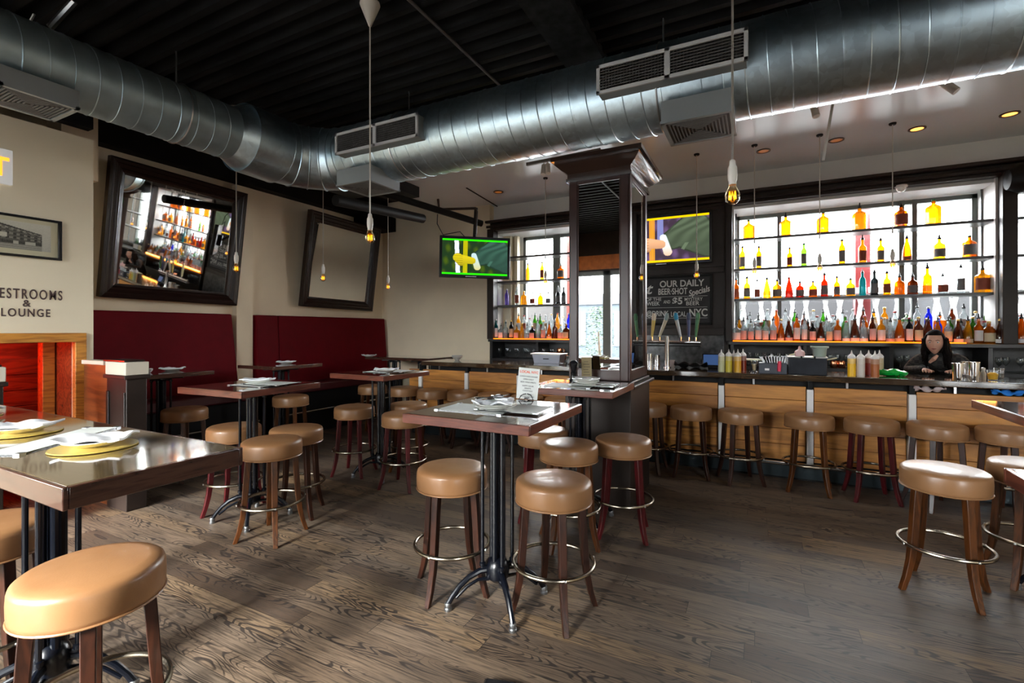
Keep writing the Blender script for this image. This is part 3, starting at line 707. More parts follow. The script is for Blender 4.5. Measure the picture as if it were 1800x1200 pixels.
# black pipes by the far corner
tag(obj('ceiling_pipe', MB().tube([(-4.3, 3.95, 2.97), (-4.22, 5.45, 3.06)], .062, 14), M['black']), 'thick black pipe ending above the left screen', 'pipe')
tag(obj('ceiling_pipe', MB().tube([(-4.62, 4.2, 3.35), (-3.55, 5.95, 3.02)], .045, 12).tube([(-4.62, 4.2, 3.35), (-4.62, 4.2, 3.74)], .03, 8), M['black']), 'black pipe sloping down towards the left screen', 'pipe')
tag(obj('ceiling_pipe', MB().tube([onY(770, 350, 5.6), onY(772, 368, 5.6), onY(836, 366, 5.6), onY(838, 372, 5.6), onY(836, 412, 5.6)], .018, 8), mat('rusty_black_pipe', (.035, .018, .014), .5)), 'rusty black pipe bent down to the left screen', 'pipe')
tag(obj('ceiling_beam', MB().box(-5.0, -4.62, 4.45, 4.9, 3.30, 3.57).box(-4.9, -4.4, 4.9, 5.6, 3.42, 3.57), M['black']), 'short black beam end above the corner pipes', 'beam')
# ============================================================ screens
def screen(name, label, loc, w, h, rot, bars, green):
    t = thing(name, label, 'television', loc); t.rotation_euler = rot
    obj('housing', MB().box(-w / 2, w / 2, 0, .06, -h / 2, h / 2), M['blackgloss'], t, .008)
    G_ = green
    def cap(u, v, a, b, ra, rb):     # tapered capsule, returns signed distance
        dx, dy = b[0] - a[0], b[1] - a[1]; t_ = max(0, min(1, ((u - a[0]) * dx + (v - a[1]) * dy) / (dx * dx + dy * dy)))
        return math.hypot(u - a[0] - t_ * dx, v - a[1] - t_ * dy) - (ra + (rb - ra) * t_)
    R = random.Random(8)
    def mx_(c, d, k): return tuple(a * (1 - k) + b * k for a, b in zip(c, d))
    def fn(u, v):
        U = u * 1.68
        if G_: skin_, cuff, slv, pole, post = (.62, .50, .01), (.50, .66, .66), (.022, .060, .042), (.60, .66, .95), (.50, .46, .0)
        else: skin_, cuff, slv, pole, post = (.80, .42, .22), (.72, .85, .85), (.055, .075, .045), (.30, .34, .75), (.80, .34, .02)
        c = (.012, .035, .010) if G_ else (.05, .03, .05)
        n_ = sin(U * 9 + v * 3) * sin(v * 5 - U * 4)
        c = mx_(c, (.10, .16, .0) if G_ else (.22, .12, .30), max(0, n_) * .5)
        if -.62 < U < -.38: c = mx_(c, post, .85 + .15 * sin(U * 60))
        if G_ and -1.02 < U + v * .05 < -.80: c = mx_(pole, (.85, .9, 1), .5 + .4 * sin(U * 40))
        if not G_ and -.3 < U < -.05 and v > -.1: c = mx_(c, pole, .6)
        d = min(cap(U, v, (.35, .0), (1.1, .45), .46, .65), cap(U, v, (1.1, .2), (1.7, -.2), .8, .7))
        if d < 0:
            f = sin((U * .9 - v * 1.3) * 11 + sin(v * 6) * 1.5) * .5 + .5
            c = mx_(slv, tuple(x * 1.9 for x in slv), f * max(0, min(1, (v + .7) / 1.3)))
            if d > -.06: c = tuple(x * .5 for x in c)
            if .9 < U - v * .6 < 1.05 and v < -.2: c = tuple(x * 2.2 for x in slv)
        if cap(U, v, (-.06, .10), (.12, -.56), .135, .17) < 0: c = mx_(cuff, skin_, max(0, -v * 1.2 - .15)) if G_ else mx_(cuff, skin_, max(0, -v * 1.4 - .2))
        if min(cap(U, v, (-.75, -.12), (-.14, -.20), .25, .18), cap(U, v, (-.88, -.05), (-.72, -.32), .25, .20)) < 0:
            c = mx_(skin_, tuple(x * .55 for x in skin_), max(0, min(1, -v * 2 - .1)))
            if U < -.62 and abs((v + .02) % .125 - .06) < .012: c = tuple(x * .4 for x in c)
        if abs(v) > .915: c = (.02, .95, .0) if G_ else (.95, .58, .0)
        return c
    me = picture_mesh(w - .07, h - .08, 168, 96, fn, Matrix(((1, 0, 0, 0), (0, 0, -1, -.0015), (0, 1, 0, 0), (0, 0, 0, 1))))
    obj('screen', me, None, t); me.materials.append(picture_mat(name + '_picture', .28))
    obj('name_bar', MB().box(-.12, .02, -.003, 0, -h / 2 + .012, -h / 2 + .02), M['steel'], t)
    return t
tv = screen('television', 'wall screen with green bars hanging over the left end of the bar', (0, 0, 0), .92, .545, (radians(-3), radians(1.2), radians(35)), None, True)
tv.location = onY(835, 452, 5.35)
obj('mount', MB().box(-.12, .12, .06, .12, -.1, .1).tube([(0, .12, 0), (0, .3, .2), (.02, .32, .75)], .025, 8), M['black'], tv)
obj('cable', MB().tube([(-.05, .1, .2), (-.2, .12, .36), (-.42, .1, .30), (-.5, .12, .45), (-.5, .2, .6)], .006, 6), M['black'], tv)
tv2 = screen('television_screen', 'wall screen with yellow bars above the chalkboard', (-1.17, 6.90, 2.745), 1.22, .70, (radians(2), 0, 0), None, False); tv2.name = 'television'
# ============================================================ chalkboard
def chalkboard():
    t = thing('chalkboard', 'chalkboard of daily beer and shot specials below the screen', 'chalkboard', (-1.22, 6.93, 1.90))
    w, h = .66, .34
    obj('board', MB().box(-w, w, 0, .02, -h, h), mottled('slate', (.018, .018, .02), .4, 8, .7), t)
    obj('frame', MB().box(-w, w, -.01, .02, h - .03, h).box(-w, w, -.01, .02, -h, -h + .03).box(-w, -w + .03, -.01, .02, -h, h).box(w - .03, w, -.01, .02, -h, h), M['black'], t, .004)
    ch = mat('chalk', (.62, .62, .60), .9, emit=.0)
    def tx(s, x0, x1, z, h, bold=.001, shear=0, rot=0):
        me = text_mesh(s, .15, .0006, 'LEFT', ch, bold, shear)
        xs = [v.co.x for v in me.vertices]; ys = [v.co.y for v in me.vertices]
        me.transform(Matrix.Diagonal(((x1 - x0) / (max(xs) - min(xs)), h / (max(ys) - min(ys)), 1, 1)) @ T(-min(xs), -min(ys)))
        o = bpy.data.objects.new('lettering', me); COL.objects.link(o); o.parent = t
        me.transform(T(x0, -.003, z) @ RX(radians(90)) @ RZ(rot))
    tx('OUR DAILY', -.02, .56, .185, .092, .003); tx('BEER·SHOT', -.04, .345, .082, .088, .003)
    tx('Specials', .375, .655, .02, .11, .003, .35, radians(14)); tx('Eat', -.42, -.10, .075, .15, .002, .35, radians(5))
    tx('BEER OF THE', -.36, -.0, .0, .042, .001); tx('WEEK', -.20, -.02, -.065, .055, .002); tx('AND', .03, .12, -.04, .045, .001)
    tx('$5', .15, .28, -.07, .11, .004); tx('MYSTERY', .31, .54, -.012, .045, .001); tx('BEER', .33, .50, -.072, .052, .002)
    tx('@DRINK', -.20, .10, -.235, .098, .002); tx('LOCAL', .13, .33, -.225, .07, .001); tx('NYC', .37, .60, -.225, .105, .003)
    ln = MB()
    for z in (.052, -.098, -.245): ln.box(-.5, .6, -.002, 0, z - .002, z + .002)
    obj('chalk_line', ln, ch, t)
chalkboard()
# ============================================================ pendants
def make_pendant():
    t = thing('pendant_lamp', '', 'lamp', (0, 0, 0), 0, 'bare bulb pendants')
    obj('socket', MB().lathe([(.006, .155), (.012, .15), (.014, .13), (.02, .118), (.021, .085), (.019, .06), (.016, .055), (.016, .04)], 20), M['socket'], t)
    obj('bulb', MB().lathe([(.014, .045), (.016, .03), (.022, .018), (.030, .002), (.0325, -.014), (.030, -.030), (.021, -.043), (.008, -.049), (0, -.050)], 24), M['bulbglass'], t)
    fl = []
    for i in range(13): fl.append((.013 * cos(i * pi / 6), .013 * sin(i * pi / 6), .006 if i % 2 else -.026))
    obj('filament', MB().tube(fl, .0042, 6), M['filament'], t)
    return t
P0 = None
def pendant(loc, zc, label, group='bare bulb pendants', cable=None, canopy='cone', power=1.0):
    global P0
    if P0 is None: P0 = make_pendant(); o = P0
    else: o = dup(P0)
    o.location = loc; o['label'] = label
    L = zc - loc[2]
    obj('cord', MB().tube([(0, 0, .15), (0, 0, L - .02)], .005 if canopy == 'cone' else .003, 6), M['cord'] if canopy == 'cone' else M['black'], o)
    if canopy == 'cone': obj('canopy', MB().lathe([(.010, L - .17), (.014, L - .16), (.068, L - .025), (.064, L - .01), (.055, L)], 24), M['cord'], o)
    else: obj('canopy', MB().lathe([(.028, L - .018), (.032, L - .01), (.032, L)], 24), M['black'], o)
PN = [((-2.36, 2.47, 2.13), 3.73, 'bare amber bulb on a white cord with cone canopy, hanging above the centre table'),
      ((-.11, 2.42, 2.115), 3.73, 'large bare amber bulb on a white cord in front of the bar windows'),
      ((-4.68, 3.03, 2.12), 3.73, 'bare amber bulb on a white cord beside the near leaning mirror'),
      ((-4.62, 4.06, 2.12), 3.73, 'bare amber bulb on a white cord in front of the far leaning mirror'),
      ((-4.74, 5.32, 2.12), 3.57, 'bare amber bulb on a white cord against the corner wall')]
for a, b, c in PN: pendant(a, b, c, canopy='cone' if b > 3.6 else 'disc')
for i, (x, nm) in enumerate(((-1.27, 'hanging behind the mirrored column edge'), (-.66, 'hanging in front of the chalkboard'), (-.05, 'before the leftmost part of main window'), (.57, 'before the middle of main window'), (1.19, 'hanging over the bar near the red post'), (1.80, 'hanging over the bar towards the dark pillar'), (-2.6, 'hanging over the bar left of the column'), (2.42, 'hanging over the bar at the far right'))):
    if x in (2.42, 1.80): continue
    pendant((x, 6.05, 2.15), 3.57, 'small bare bulb on thin cable ' + nm, canopy='disc', power=.4)
# ============================================================ track lights, downlights
def track(label, p0, p1, heads):
    t = thing('track_light', label, 'lamp', p0); p0 = Vector(p0); p1 = Vector(p1)
    obj('track', MB().tube([(0, 0, 0), p1 - p0], .018, 4), M['ductwhite'] if False else mat('grey_track', (.2, .2, .2), .5), t)
    for k, (f, tilt) in enumerate(heads):
        c = (p1 - p0) * f
        h = obj('spot_head', MB().tube([c, c + Vector((0, 0, -.06))], .008, 6).tube([c + Vector((0, 0, -.05)), c + Vector((tilt, -.03, -.17))], .03, 14), M['white'], t)
        lamp('track_spot', 'SPOT', p0 + c + Vector((tilt, -.03, -.2)), 7, (1, .93, .84), rot=(radians(-14), radians(-10 if tilt > 0 else 5), 0), size=.03, spot_size=radians(80), spot_blend=.8)
a_ = onz(1298, 232, 3.42); b_ = onz(1660, 163, 3.42)
a_ = Vector((-.05, 5.0, 3.53)); b_ = Vector((2.1, 4.96, 3.53))
track('white track light with two spot heads on the bar ceiling, right of the column', a_, b_, [(.22, .02), (.62, .09)])
track('short track light on the bar ceiling, left of the column', Vector((-2.55, 5.35, 3.53)), Vector((-1.6, 5.3, 3.53)), [(.25, .0), (.3, .02)])
D0 = None
for x, y, lit, nm in ((1342, 265, 0, 'left of the white bracket rod'), (1470, 246, 0, 'beside the white bracket rod'), (1612, 226, 1, 'glowing orange beside the right spot head'), (1775, 200, 1, 'near the right edge of the bar ceiling'), (876, 337, 0, 'left of the column over the bar')):
    p = onz(x, y, 3.568)
    t = thing('recessed_downlight', 'small round recessed downlight in the bar ceiling, ' + nm, 'lamp', p, 0, 'recessed downlights over the bar')
    obj('rim', MB().lathe([(.075, .0), (.075, -.008), (.055, -.008), (.055, .0)], 24, cap=False), mat('bronze_rim', (.06, .03, .02), .4), t)
    obj('lens', MB().lathe([(0, -.004), (.056, -.004)], 24, cap=False), mat('downlight_lens_%d' % lit, (.1, .04, .02), .4, emit=1.0 if lit else .05, ecol=(1, .3, .05)), t)
r0 = onz(1475, 196, 3.53); 
tag(obj('bracket_rod', MB().tube([Vector((onY(1474, 198, 4.6).x, 4.6, 3.57)), onY(1447, 282, 4.75)], .011, 8), M['white']), 'slanting white bracket rod under the bar ceiling', 'rod')
dm = thing('security_camera', 'small white dome camera under the bar cornice', 'camera', onY(1584, 329, 6.97))
obj('base', MB().lathe([(.06, .02), (.06, 0), (.055, -.005)], 20), M['white'], dm)
obj('dome', MB().lathe([(.05, -.004), (.045, -.03), (.03, -.048), (0, -.055)], 20), M['china'], dm)
tag(obj('rounded_fitting', MB().lathe([(0, -.17), (.10, -.165), (.145, -.12), (.155, 0), (.145, .12), (.10, .165), (0, .17)], 28, T(2.62, 6.80, 3.05) @ RY(pi / 2) @ Matrix.Diagonal((1, 1, 2.0, 1))), M['black']), 'black rounded speaker under the cornice at the dark pillar', 'fitting')  # unidentified dark rounded shape, modelled as a plain black fitting
# ============================================================ BAR STOOLS
SEATZ = .708
def make_stool(lm):
    t = thing('bar_stool', '', 'stool', (0, 0, 0))
    r = .2025; z1 = SEATZ; z0 = .585
    pr = [(0, z0), (r - .012, z0), (r - .003, z0 + .006), (r, z0 + .02), (r + .001, z0 + .06), (r - .001, z1 - .030), (r - .005, z1 - .018), (r - .018, z1 - .008), (r - .05, z1 - .002), (.09, z1 + .002), (0, z1 + .004)]
    s = obj('seat', MB().lathe(pr, 48), M['leather'], t, smooth=50)
    obj('piping', MB().ring(r - .001, z0 + .004, .0042, 48, 6), M['leather'], s)
    obj('seam', MB().tube([((r + .0005) * cos(2.1), (r + .0005) * sin(2.1), z) for z in (z0 + .01, z1 - .03)], .0022, 5), M['leather'], s)
    for i in range(4):
        a = pi / 4 + i * pi / 2
        prof = [(.150, .59), (.158, .50), (.166, .38), (.174, .27), (.186, .17), (.206, .08), (.232, .0)]
        rad = [.0200, .0195, .0190, .0185, .0170, .0155, .0140]
        vs = []; fs = []
        for (R, z), q in zip(prof, rad):
            for dx, dy in ((-q, -q), (q, -q), (q, q), (-q, q)): vs.append((R + dx, dy, z))
        n = len(prof)
        for j in range(n - 1):
            for k in range(4): fs.append((4 * j + k, 4 * j + (k + 1) % 4, 4 * j + 4 + (k + 1) % 4, 4 * j + 4 + k))
        fs += [(3, 2, 1, 0), tuple(4 * n - 4 + k for k in range(4))]
        l = obj('leg', MB().add(vs, fs, RZ(a)), lm, t, .003, smooth=50)
        obj('bolt', MB().lathe([(.007, 0), (.006, .004), (0, .006)], 12, RZ(a) @ T(.2225, 0, .262) @ RY(pi / 2)), M['steel'], l)
    obj('foot_ring', MB().ring(.2125, .262, .0105, 56, 10), M['brass'], t)
    return t
proto = {'brown': make_stool(M['legbrown']), 'tan': make_stool(M['legtan']), 'red': make_stool(M['legred'])}
used = {}
def stool(x, y, rz, lt_, label, group=None):
    if lt_ not in used: o = proto[lt_]; used[lt_] = 1; o.location = (x, y, 0); o.rotation_euler.z = rz
    else: o = dup(proto[lt_], (x, y, 0), rz)
    o['label'] = label
    if group: o['group'] = group
    return o
def st(px, py, rz, lt_, label, group=None):
    p = onz(px, py, SEATZ); return stool(p.x, p.y, rz, lt_, label, group)
st(162, 990, .35, 'brown', 'tan leather bar stool in the near left corner, closest to the camera')
st(-25, 917, .9, 'brown', 'tan leather bar stool cut by the left edge, behind the left table pedestal')
st(325, 716, .2, 'tan', 'tan leather bar stool at the near banquette table, beside the white capped post')
st(412, 746, .5, 'red', 'tan leather bar stool with red legs left of the second table pedestal')
st(478, 770, .25, 'tan', 'tan leather bar stool with orange brown legs, nearest at the second table from the left')
st(521, 749, .6, 'brown', 'tan leather bar stool with dark legs right of the second table from the left')
st(511, 694, .4, 'tan', 'small looking tan bar stool at the middle banquette table behind the second table')
st(623, 712, .3, 'red', 'tan leather bar stool with red legs left of the third table pedestal')
st(709, 724, .15, 'red', 'tan leather bar stool with red legs right of the third table pedestal, the nearer one')
st(718, 707, .5, 'tan', 'tan leather bar stool behind the red legged one at the third table')
st(655, 676, .4, 'tan', 'tan leather bar stool half hidden behind the third table pedestal')
st(795, 817, .785, 'brown', 'tan leather bar stool left of the centre table pedestal, in front')
st(973, 838, -.13, 'brown', 'tan leather bar stool right of the centre table pedestal, nearest the camera')
st(955, 752, .3, 'red', 'tan leather bar stool with red legs under the right side of the centre table')
st(1000, 776, .6, 'tan', 'golden tan bar stool behind the nearest centre stool')
st(1095, 767, .2, 'red', 'tan leather bar stool with red legs in front of the mirrored column')
st(1660, 820, -.37, 'tan', 'tan leather bar stool alone on the open floor at the right')
st(1817, 812, .1, 'tan', 'tan leather bar stool cut by the right edge, between the two right tables')
BX = [(-4.40, 'brown', 'first from the left end of the bar'), (-3.885, 'brown', 'second from the left end of the bar'), (-3.42, 'brown', 'third from the left end of the bar'), (-2.96, 'brown', 'fourth from the left end of the bar, behind the centre table'),
      (-2.50, 'brown', 'hidden behind the standing menu card at the bar'), (-2.05, 'brown', 'under the column table at the bar'), (-1.07, 'brown', 'just right of the column at the bar'), (-.63, 'brown', 'at the bar, in the dark right of the column'),
      (-.17, 'brown', 'at the bar by the first white post right of column'), (.41, 'tan', 'before the second white post right of column'), (.88, 'red', 'at the bar with red legs'), (1.33, 'brown', 'by the third white post right of column'), (1.78, 'brown', 'at the bar at the right edge of the picture')]
for i, (x, c, nm) in enumerate(BX):
    stool(x, 5.25 if i != 1 else 5.22, .3 + (i * 1.7) % 1.5 if i < 9 else .25 * (i - 9) - .1, c, 'tan leather bar stool ' + nm, 'stools along the bar')
# ============================================================ TABLES
TZ = 1.06
def pedestal(t, x, y, rz=pi / 4):
    M0 = T(x, y) @ RZ(rz)
    c = MB()
    for i in range(4):
        a = i * pi / 2; px_, py_ = .085 * cos(a), .085 * sin(a)
        c.tube([(px_, py_, .20), (px_, py_, .985)], .0105, 10, M=M0)
        a += pi / 4; c.tube([(.032 * cos(a), .032 * sin(a), .16), (.032 * cos(a), .032 * sin(a), .99)], .0165, 10, M=M0)
        for z in (.22, .965): c.lathe([(.012, z - .012), (.017, z - .008), (.017, z + .008), (.012, z + .012)], 12, M0 @ T(px_, py_))
    obj('pedestal', c, M['iron'], t)
    h = MB().lathe([(.03, .115), (.06, .14), (.068, .19), (.05, .235), (.03, .25)], 20, M0)
    h2 = MB().lathe([(.03, .95), (.05, .965), (.10, .985), (.10, .995)], 20, M0)
    for i in range(4):
        a = i * pi / 2; h.tube([(.0, 0, .2), (.085, 0, .205)], .012, 8, M=M0 @ RZ(a)); h2.tube([(.0, 0, .975), (.085, 0, .975)], .012, 8, M=M0 @ RZ(a))
    obj('hub', h, M['iron'], t); obj('top_spider', h2, M['iron'], t)
    for i in range(4):
        Mi = M0 @ RZ(i * pi / 2)
        path = [(.045, 0, .185), (.10, 0, .183), (.16, 0, .158), (.21, 0, .118), (.25, 0, .070), (.272, 0, .035)]
        f = MB().tube(path, [.017, .0165, .0155, .0145, .014, .015], 10, M=Mi).tube([(.05, 0, .135), (.11, 0, .137), (.17, 0, .11), (.23, 0, .06)], [.012, .009, .009, .009], 8, M=Mi)
        fo = obj('foot', f, M['iron'], t)
        obj('leveller', MB().lathe([(.020, 0), (.021, .012), (.016, .018), (.019, .034), (.016, .042)], 14, Mi @ T(.274, 0)), M['dull'], fo)
    obj('mounting_plate', MB().box(-.2, .2, -.025, .025, .99, 1.012, M0).box(-.025, .025, -.2, .2, .99, 1.012, M0), M['iron'], t)
def table(label, x0, x1, y0, y1, rz=0, th=.048, top='tabletop', edge='tableedge', peds=None, grp=None):
    cx, cy = (x0 + x1) / 2, (y0 + y1) / 2; a, b = (x1 - x0) / 2, (y1 - y0) / 2
    t = thing('bar_table', label, 'table', (cx, cy, 0), rz, grp)
    obj('tabletop', MB().box(-a + .012, a - .012, -b + .012, b - .012, TZ - th + .004, TZ), M[top], t, .002)
    obj('edge_band', MB().box(-a, a, -b, -b + .014, TZ - th, TZ - .001).box(-a, a, b - .014, b, TZ - th, TZ - .001).box(-a, -a + .014, -b + .014, b - .014, TZ - th, TZ - .001).box(a - .014, a, -b + .014, b - .014, TZ - th, TZ - .001), M[edge], t, .003)
    for (px_, py_) in (peds or [(0, 0)]): pedestal(t, px_, py_)
    return t
table('square dark wood bar table in the centre with a standing menu card', -1.642, -.918, 1.95, 2.674)
table('square dark wood bar table second from the left', -3.93, -3.22, 2.09, 2.80, radians(3))
table('square dark wood bar table third from the left', -3.81, -3.11, 3.43, 4.13)
table('dark wood bar table against the mirrored column', -1.60, -.905, 3.28, 3.93)
table('long thick lacquered bar table at the left edge, set with yellow chargers', -4.05, -1.69, .604, 1.12, 0, .066, 'tabletopL', 'tableedged', [(.37, 0), (-.6, 0)])
table('dark wood bar table at the right edge in front of the bar', 1.165, 1.87, 3.27, 3.945)
table('dark wood bar table in the near right corner, only its tip visible', .68, 1.38, 1.35, 2.046)
table('dark banquette table by the white capped post', -5.85, -5.16, 2.42, 3.10, 0, .04, edge='tableedged')
table('dark banquette table under the far leaning mirror', -5.72, -5.04, 3.72, 4.42, 0, .04, edge='tableedged')
table('long dark banquette table in the far corner', -5.70, -4.42, 5.85, 6.5, 0, .04, edge='tableedged', peds=[(-.3, 0), (.3, 0)])
# ============================================================ THINGS ON THE TABLES
def plate_mb(r, z=0):
    return MB().lathe([(0, z), (r * .55, z), (r * .62, z + .004), (r, z + .020), (r + .002, z + .023), (r - .004, z + .024), (r * .6, z + .010), (0, z + .008)], 40)
def napkin_mb(w, l, seed=1, wav=.008):
    R = random.Random(seed); n, m = 14, 10; vs = []; fs = []
    for i in range(n + 1):
        for j in range(m + 1):
            u, v = i / n - .5, j / m - .5
            z = wav * (1 + sin(u * 9 + seed) * cos(v * 6 + seed * 2)) + wav * 2.2 * max(0, abs(u) * 2 - .65) * (1 if (i > n / 2) else .6)
            vs.append((u * l + R.uniform(-.001, .001), v * w * (1 - .3 * abs(u)) + .006 * sin(u * 12), z))
    k = m + 1
    top = len(vs); vs += [(x, y, max(0, z - .008)) for x, y, z in vs[:top]]
    for i in range(n):
        for j in range(m):
            a = i * k + j; fs.append((a, a + k, a + k + 1, a + 1)); fs.append((top + a, top + a + 1, top + a + k + 1, top + a + k))
    edge = [j for j in range(m)] ; bd = [(0 * k + j, 0 * k + j + 1) for j in range(m)] + [(n * k + j + 1, n * k + j) for j in range(m)] + [((i + 1) * k, i * k) for i in range(n)] + [(i * k + m, (i + 1) * k + m) for i in range(n)]
    fs += [(a, b, top + b, top + a) for a, b in bd]
    return MB().add(vs, fs)
def plate(x, y, z, label, r=.105, grp='plates'):
    return tag(obj('plate', plate_mb(r), M['china'], loc=(x, y, z)), label, 'plate')
def napkin(x, y, z, rz, label, w=.11, l=.22, seed=1, wav=.008):
    return tag(obj('napkin', napkin_mb(w, l, seed, wav), M['linen'], loc=(x, y, z), rz=rz, smooth=60), label, 'napkin')
def fork(x, y, z, rz, label, tilt=0):
    b = MB().tube([(-.09, 0, .002), (-.02, 0, .004), (.03, 0, .006), (.05, 0, .002)], [.004, .003, .003, .006], 6)
    for i in (-1.5, -.5, .5, 1.5): b.tube([(.05, i * .004, .002), (.09, i * .005, .006)], .0015, 4)
    o = tag(obj('fork', b, M['chrome'], loc=(x, y, z), rz=rz), label, 'fork'); o.rotation_euler.y = tilt; return o
def knife(x, y, z, rz, label):
    return tag(obj('knife', MB().box(-.1, 0, -.006, .006, 0, .005).box(0, .11, -.009, .006, .001, .003), M['chrome'], bevel=.001, loc=(x, y, z), rz=rz), label, 'knife')
def menu(x, y, z, rz, label, w=.215, l=.36):
    t = thing('menu_board', label, 'menu', (x, y, z), rz)
    obj('backing', MB().box(-l / 2, l / 2, -w / 2, w / 2, 0, .004), M['blackgloss'], t)
    obj('sheet', MB().box(-l / 2 + .006, l / 2 - .006, -w / 2 + .006, w / 2 - .006, .004, .005), M['paper'], t)
    for sx_ in (-1, 1):
        for sy_ in (-1, 1): obj('corner', MB().box(sx_ * (l / 2 - .012) - .013, sx_ * (l / 2 - .012) + .013, sy_ * (w / 2 - .009) - .011, sy_ * (w / 2 - .009) + .011, -.0005, .0075), M['dull'], t, .001)
    return t
# centre table
mA = onz(830, 723, TZ); mB_ = onz(893, 718, TZ)
menu(-1.36, 2.24, TZ, radians(2), 'menu board with silver corners on the centre table, under the plates at the left', .25, .40)
menu(-1.17, 2.30, TZ + .009, radians(3), 'menu board with silver corners on the centre table, under the plates at the right', .25, .36)
pc = onz(871, 718, TZ + .02); pz = TZ + .017
plate(pc.x, pc.y, pz, 'lower white plate of the pair on the centre table', .108)
plate(pc.x, pc.y, pz + .012, 'upper white plate of the pair on the centre table', .108)
napkin(pc.x - .01, pc.y - .005, pz + .026, radians(20), 'crumpled white napkin on the plates of the centre table', .13, .21, 3, .012)
napkin(pc.x + .03, pc.y + .02, pz + .05, radians(-30), 'rolled white napkin on top of the centre table plates', .05, .17, 5, .009)
fork(pc.x - .01, pc.y, pz + .062, radians(28), 'fork resting on the napkins of the centre table', -.12)
knife(pc.x + .0, pc.y - .02, pz + .062, radians(32), 'knife resting on the napkins of the centre table')
def card_stand():
    p = onz(917, 703, TZ); q = .0
    t = thing('menu_card', 'standing white menu card headed in orange on the centre table', 'menu card', (p.x + .01, p.y + .05, TZ), radians(20))
    w, h = .066, .182
    Mx = RX(radians(-5)) @ RY(radians(5))
    obj('card', MB().box(-w, w, -.002, .002, .0, h * 1.06, Mx), M['paper'], t)
    def tx(s, size, z, m_, bold=0):
        me = text_mesh(s, size, .0003, 'CENTER', m_, bold); o = bpy.data.objects.new('lettering', me); COL.objects.link(o); o.parent = t
        me.transform(Mx @ T(0, -.0026, z) @ RX(radians(90)))
    tx('LOCAL NYC', .021, .162, M['redink'], .0006)
    for i, s in enumerate(('LUNCH AND DINNER', 'OPEN DAILY', 'BEER WINE SPIRITS')): tx(s, .0115, .137 - i * .018, M['ink'], .0002)
    for i, s in enumerate(('HAPPY HOUR', 'DRAFTS', 'COCKTAILS')): tx(s, .0115, .078 - i * .015, M['ink'], .0002)
    for i, s in enumerate(('NEW YORK', 'BAR AND KITCHEN')): tx(s, .010, .026 - i * .013, M['ink'], .0002)
    b = MB()
    for s_ in (-1, 1): b.tube([(s_ * .005, -.004, 0.035), (s_ * .03, -.03, .028), (s_ * .045, -.05, .004), (s_ * .015, -.065, .003), (0, -.03, .012), (-s_ * .03, .03, .004)], .0025, 6)
    obj('wire_stand', b, M['black'], t)
card_stand()
# column table
menu(-1.30, 3.50, TZ, radians(2), 'menu board on the column table under the white plates', .25, .38)
menu(-1.13, 3.58, TZ + .009, radians(4), 'menu board on the column table, the right one', .25, .34)
pc = onz(1030, 671, TZ + .03)
for i, nm in enumerate(('bottom', 'middle', 'top')): plate(pc.x, pc.y, TZ + .017 + i * .012, nm + ' white plate of the stack on the column table', .10)
napkin(pc.x, pc.y, TZ + .05, radians(-12), 'folded white napkin on the plate stack of the column table', .12, .19, 2, .007)
fork(pc.x + .18, pc.y - .03, TZ + .016, radians(10), 'fork lying right of the plates on the column table')
pm = onz(1006, 671, TZ)
b = MB().lathe([(0, 0), (.032, 0), (.034, .015), (.026, .03), (.024, .06), (.029, .075), (.022, .09), (.027, .11), (.033, .135), (.036, .15), (.030, .165), (.020, .176), (0, .18)], 20)
tag(obj('pepper_mill', b, M['blackgloss'], loc=(pm.x, pm.y + .03, TZ)), 'black turned pepper mill on the column table', 'pepper mill')
kc = thing('menu_card', 'standing brown kraft menu card on the column table', 'menu card', (pm.x + .085, pm.y + .12, TZ), radians(25))
obj('card', MB().box(-.042, .042, -.002, .002, 0, .20, RX(radians(-6))), mat('kraft_card', (.26, .20, .10), .7), kc)
for i in range(6): obj('printed_line', MB().box(-.03 + .006 * (i % 2), .03 - .008 * (i % 3), -.0035, -.002, .05 + i * .022, .056 + i * .022, RX(radians(-6))), mat('kraft_ink_%d' % i, (.12, .09, .05), .7), kc)
# second and third tables
pc = onz(453, 669, TZ + .03)
menu(-3.50, 2.44, TZ, radians(4), 'menu board with silver corners on the second table from the left, the lower one', .24, .36)
menu(-3.42, 2.50, TZ + .009, radians(8), 'menu board on the second table from the left, the upper one', .24, .36)
plate(pc.x, pc.y, TZ + .016, 'white plate on the second table from the left', .105)
napkin(pc.x, pc.y, TZ + .036, radians(25), 'white napkin on the plate of the second table from the left', .12, .24, 4, .009)
menu(-3.42, 3.78, TZ, radians(-4), 'menu board on the third table from the left', .24, .36)
menu(-3.34, 3.84, TZ + .009, radians(5), 'upper menu board on the third table from the left', .24, .34)
pc = onz(679, 651, TZ + .03)
plate(pc.x, pc.y, TZ + .016, 'white plate on the third table from the left', .105)
napkin(pc.x, pc.y, TZ + .038, radians(25), 'white napkin on the plate of the third table from the left', .12, .23, 6, .009)
# banquette tables
for (px_, py_, nm, sd) in ((303, 648, 'the banquette table by the white capped post', 7), (503, 636, 'the banquette table under the far leaning mirror', 8), (628, 624, 'the corner banquette table', 9)):
    p = onz(px_, py_, TZ + .02); p.x = min(max(p.x, -5.6), -5.2)
    plate(p.x, p.y, TZ, 'white plate on ' + nm, .10); napkin(p.x, p.y, TZ + .018, radians(30), 'white napkin on ' + nm, .12, .22, sd, .010)
p = onz(262, 652, 1.12)
napkin(-5.50, 2.58, 1.06, radians(60), 'rolled white cloth on the banquette table, right beside the white capped post', .09, .18, 11, .02)
bpy.data.objects[-1] if False else None
